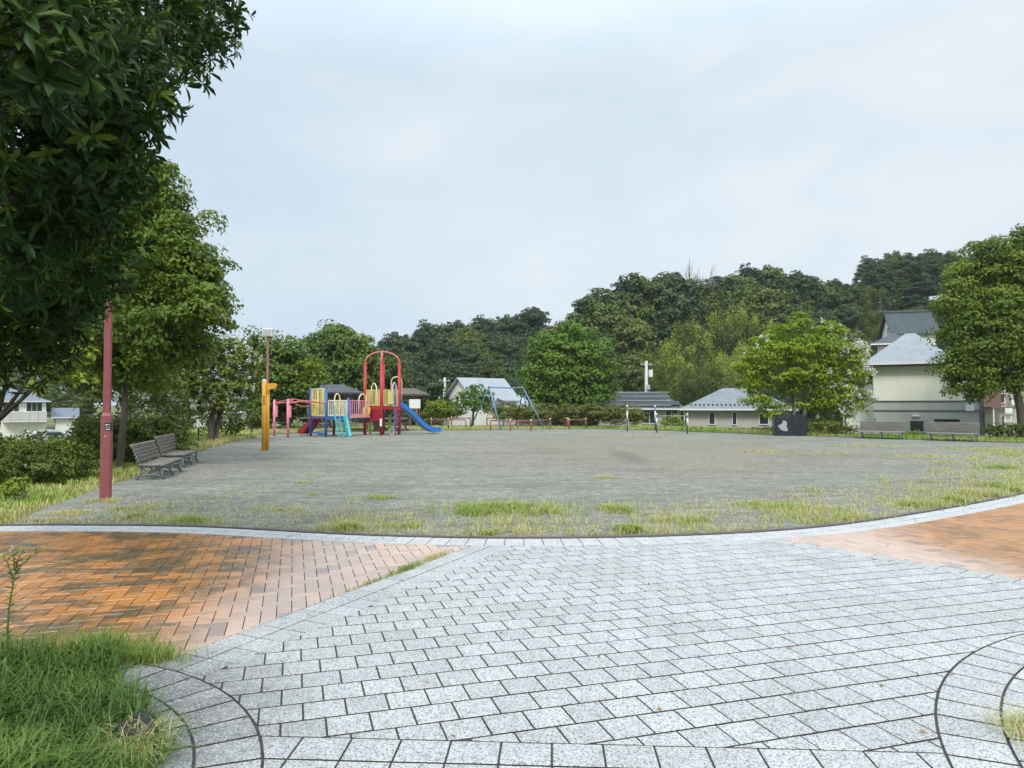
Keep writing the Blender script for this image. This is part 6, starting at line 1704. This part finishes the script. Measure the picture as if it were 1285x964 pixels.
# blue slide
def slide(start, end, z0, m, w=.46, wave=.0, runout=.4, z1=.18):
    s, e = Vector(start), Vector(end); d = (e - s); Ls = d.length; d.normalize(); n = Vector((-d.y, d.x)); q = MB(); S_ = []
    N_ = 20
    for k in range(N_ + 1):
        t = k / N_; x = s + d * Ls * t
        tt_ = min(1, max(0, (t - .06) / (1 - .06 - runout / Ls))); z = z0 + (z1 - z0) * (tt_ * tt_ * (3 - 2 * tt_) * .35 + tt_ * .65) + wave * math.sin(tt_ * math.pi * 2)
        S_.append((x, z))
    prof = [(-w / 2 - .03, .20), (-w / 2, .20), (-w / 2 + .02, .03), (w / 2 - .02, .03), (w / 2, .20), (w / 2 + .03, .20), (w / 2 + .02, -.03), (-w / 2 - .02, -.03)]
    vs = []
    for x, z in S_:
        for a_, h in prof: vs.append(V(x.x + n.x * a_, x.y + n.y * a_, z + h))
    kk = len(prof); fs = [tuple(range(kk)), tuple(range(N_ * kk, N_ * kk + kk))]
    for i in range(N_):
        for j in range(kk): fs.append((i * kk + j, i * kk + (j + 1) % kk, (i + 1) * kk + (j + 1) % kk, (i + 1) * kk + j))
    q.add(vs, fs); o = q.build('slide', M[m], cs_, smooth=False)
    f_ = MB(); x, z = S_[-3]; 
    for sg in (-1, 1): f_.tube([V(x.x + n.x * sg * .18, x.y + n.y * sg * .18, 0), V(x.x + n.x * sg * .18, x.y + n.y * sg * .18, z)], .025, 6)
    f_.build('slide_foot', M['grey'], o); return o
slide((-5.75, 35.3), (-3.72, 36.6), D1 + .05, 'slideblue', .5, .03, .45, .12)
b_ = MB(); b_.box(V(-5.78, 35.32, D1 + .2), (.3, .1, .3)); b_.build('slide_entrance', M['slideblue'], cs_)
# purple climbing pole with spiral rungs
q = MB(); q.tube([V(-5.62, 34.55, 0), V(-5.62, 34.55, D1 + .95), V(-5.64, 34.7, D1 + 1.12), V(-5.72, 34.9, D1 + 1.1), V(-5.74, 35.0, D1 + .8)], .03, 8); pc = q.build('climbing_pole', M['purple'], cs_, smooth=True)
q = MB(); pts = []
for k in range(70):
    t = k / 69; an = t * math.pi * 8; pts.append(V(-5.62 + .17 * math.cos(an), 34.55 + .17 * math.sin(an), .12 + 1.15 * t))
q.tube(pts, .016, 6); q.build('spiral_rung', M['purple'], pc, smooth=True)
q = MB(); pts = [V(-5.75 + .14 * math.cos(k / 16 * 6.283), 34.35, .16 + .14 * math.sin(k / 16 * 6.283)) for k in range(17)]; q.tube(pts, .025, 7, cap=False); q.build('ring', M['grey'], cs_, smooth=True)

# lower deck, blue posts
A, B, C_, D_ = (-9.36, 33.4), (-8.43, 32.55), (-7.62, 33.45), (-8.52, 34.35); D0 = .93
for p, h in ((A, 2.24), (B, 2.20), (D_, 1.7)): post(p, h, .06, 'blue' if p != D_ else 'navy')
post(C_, 1.78, .06, 'blue')
deck([A, B, C_, D_], D0, 'purple', .1)
b_ = MB(); b_.beam(V(B[0], B[1], D0 - .08), V(C_[0], C_[1], D0 - .08), .06, .16); b_.build('deck_edge', M['blue'], cs_)
panel((A[0] + .08, A[1] - .07), (B[0] - .07, B[1] + .06), D0 + .03, D0 + 1.25, 'yellow', 8, .02, (.45, .85, .0), archm='cream')
b_ = MB(); b_.beam(V(A[0] + .12, A[1] - .11 + .05, D0 + .42), V(B[0] - .5, B[1] + .45 + .05, D0 + .42), .03, .7); b_.build('solid_panel', M['yellow2'], cs_)
panel((B[0] + .08, B[1] + .09), (C_[0] - .06, C_[1] - .07), D0 + .04, D0 + .72, 'cream', 10, .02, (.32, .62, .32))
panel((D_[0] + .08, D_[1] - .07), (C_[0] - .08, C_[1] + .09), D0 + .04, D0 + .72, 'cream', 10, .016)
panel((A[0] + .08, A[1] + .08), (D_[0] - .08, D_[1] - .08), D0 + .04, D0 + .72, 'purple', 10, .016)
# bridge between the decks with pink guards
b0_, b1_2 = (C_[0] + .02, C_[1] + .05), (Lf[0] - .03, Lf[1] - .12); 
deck([(C_[0] + .04, C_[1]), (Fr[0] - .6, Fr[1] + .35), (Lf[0], Lf[1]), (D_[0] + .35, D_[1] + .0)], D0 + .02, 'salmon', .1, 'bridge_deck')
panel((C_[0] + .08, C_[1] + .05), (Fr[0] - .66, Fr[1] + .30), D0 + .05, D0 + .72, 'pink', 9, .016, (.45, .85, .32), archm='cream')
panel((D_[0] + .45, D_[1] + .15), (Lf[0] - .05, Lf[1] + .05), D0 + .05, D0 + .72, 'purple', 8, .018)
b_ = MB(); b_.tube([V(-7.03, 34.55, D0 + .22), V(-6.99, 34.60, D0 + .22)], .26, 20); b_.build('round_panel', M['yellow2'], cs_, smooth=False)
q = MB(); q.beam(V(-7.5, 33.65, D0 - .12), V(-6.95, 34.5, D0 - .12), .05, .06); q.beam(V(B[0] - .5, B[1] + .5, .12), V(B[0], B[1], .12), .05, .06); q.beam(V(*A, .16), V(*B, .16), .05, .06); q.build('brace', M['blue'], cs_)
# turquoise ladder
q = MB(); top0, top1 = V(-8.12, 32.85, D0), V(-7.80, 33.2, D0); bt = Vector((.36, -.72, -D0))
for t0 in (top0, top1, top0.lerp(top1, .5)): q.tube([t0, t0 + bt], .024, 7)
for k in range(1, 7): q.tube([top0 + bt * k / 6.3, top1 + bt * k / 6.3], .024, 7)
for t0 in (top0, top1): q.tube([t0 + Vector((-.08, .1, .52)), t0 + Vector((.1, -.2, .42)), t0 + bt * .28 + Vector((0, 0, .18)), t0 + bt * .5], .020, 7)
q.build('ladder', M['teal'], cs_, smooth=True)
q = MB(); q.prism([top1 + Vector((.05, .02, 0)), top1 + bt + Vector((.05, .02, 0)), top1 + bt + Vector((.17, .12, 0)), top1 + Vector((.17, .12, 0))], (0, 0, .05)); q.build('ladder_board', M['teal'], cs_)
# crimson slide to the left
slide((-9.0, 33.9), (-10.15, 34.75), D0, 'slidered', .5, 0, .3, .10)
# pink posts and looping red rungs
for (px, py, yt) in ((344, 547.3, 503), (361.2, 549, 502.3)):
    x, y = G(px, py); h = P(px, yt, y).z; o = post((x, y), h, .06, 'pink'); q = MB(); q.ball(V(x, y, h), .065, 10); q.build('cap', M['pink'], o, smooth=True)
    q = MB(); q.box(V(x + .09, y + .02, 1.15), (.10, .12, .55), bev=.03); q.build('grip_panel', M['pink'], o)
x0, y0 = G(344, 547.3); x1, y1 = G(361.2, 549)
q = MB(); q.beam(V(x0, y0, .3), V(x1, y1, .3), .05, .05); q.build('cross_rail', M['pink'], cs_)
def loop(a_, b_2, bow, z, hump):
    a_, b_2 = Vector(a_), Vector(b_2); d = b_2 - a_; n = Vector((-d.y, d.x)).normalized(); pts = []
    for k in range(11):
        t = k / 10; p = a_ + d * t + n * bow * math.sin(math.pi * t); pts.append(V(p.x, p.y, z + hump * math.sin(math.pi * t)))
    return pts
q = MB()
q.tube(loop((x0, y0), (x1, y1), .5, 1.55, .16), .028, 8)
q.tube(loop((x1, y1), A, .45, 1.50, .22), .028, 8); q.tube(loop((x1, y1), B, -.35, 1.50, .12), .028, 8)
q.tube(loop((x0, y0), (A[0], A[1] + .2), .8, 1.5, .1), .028, 8); q.tube(loop((x1 + .3, y1 + .1), (A[0] + .3, A[1] - .2), .1, 1.5, -.12), .028, 8)
for k in range(1, 6):
    t = k / 6; p0 = Vector((x1, y1)).lerp(Vector(A), t) + Vector((0, .3 * math.sin(math.pi * t))); p1 = Vector((x1, y1)).lerp(Vector(B), t) - Vector((0, .3 * math.sin(math.pi * t)))
    q.tube([V(p0.x, p0.y, 1.5 + .18 * math.sin(math.pi * t)), V(p1.x, p1.y, 1.5 + .12 * math.sin(math.pi * t))], .02, 6)
q.build('ring_ladder', M['red_fade'], cs_, smooth=True)
for o in scene.objects:
    for k in ('_w', '_d', '_ze', '_z0'):
        if k in o: del o[k]

# ---------------------------------------------------------------- summer haze
hz_ = MB(); hz_.box((0, 272, 17), (1212, 680, 48)); ho = hz_.build('haze', bpy.data.materials.new('haze_air'))
hm = ho.data.materials[0]; hm.use_nodes = True; hn = hm.node_tree; hn.nodes.remove(hn.nodes['Principled BSDF'])
pvn = hn.nodes.new('ShaderNodeVolumePrincipled'); pvn.inputs['Color'].default_value = (.86, .92, 1, 1); pvn.inputs['Density'].default_value = .0003
pvn.inputs['Anisotropy'].default_value = .1
hn.links.new(pvn.outputs[0], hn.nodes['Material Output'].inputs['Volume'])
tag(ho, 'thin pale summer haze in the air over the park and hill', 'haze', kind='stuff')
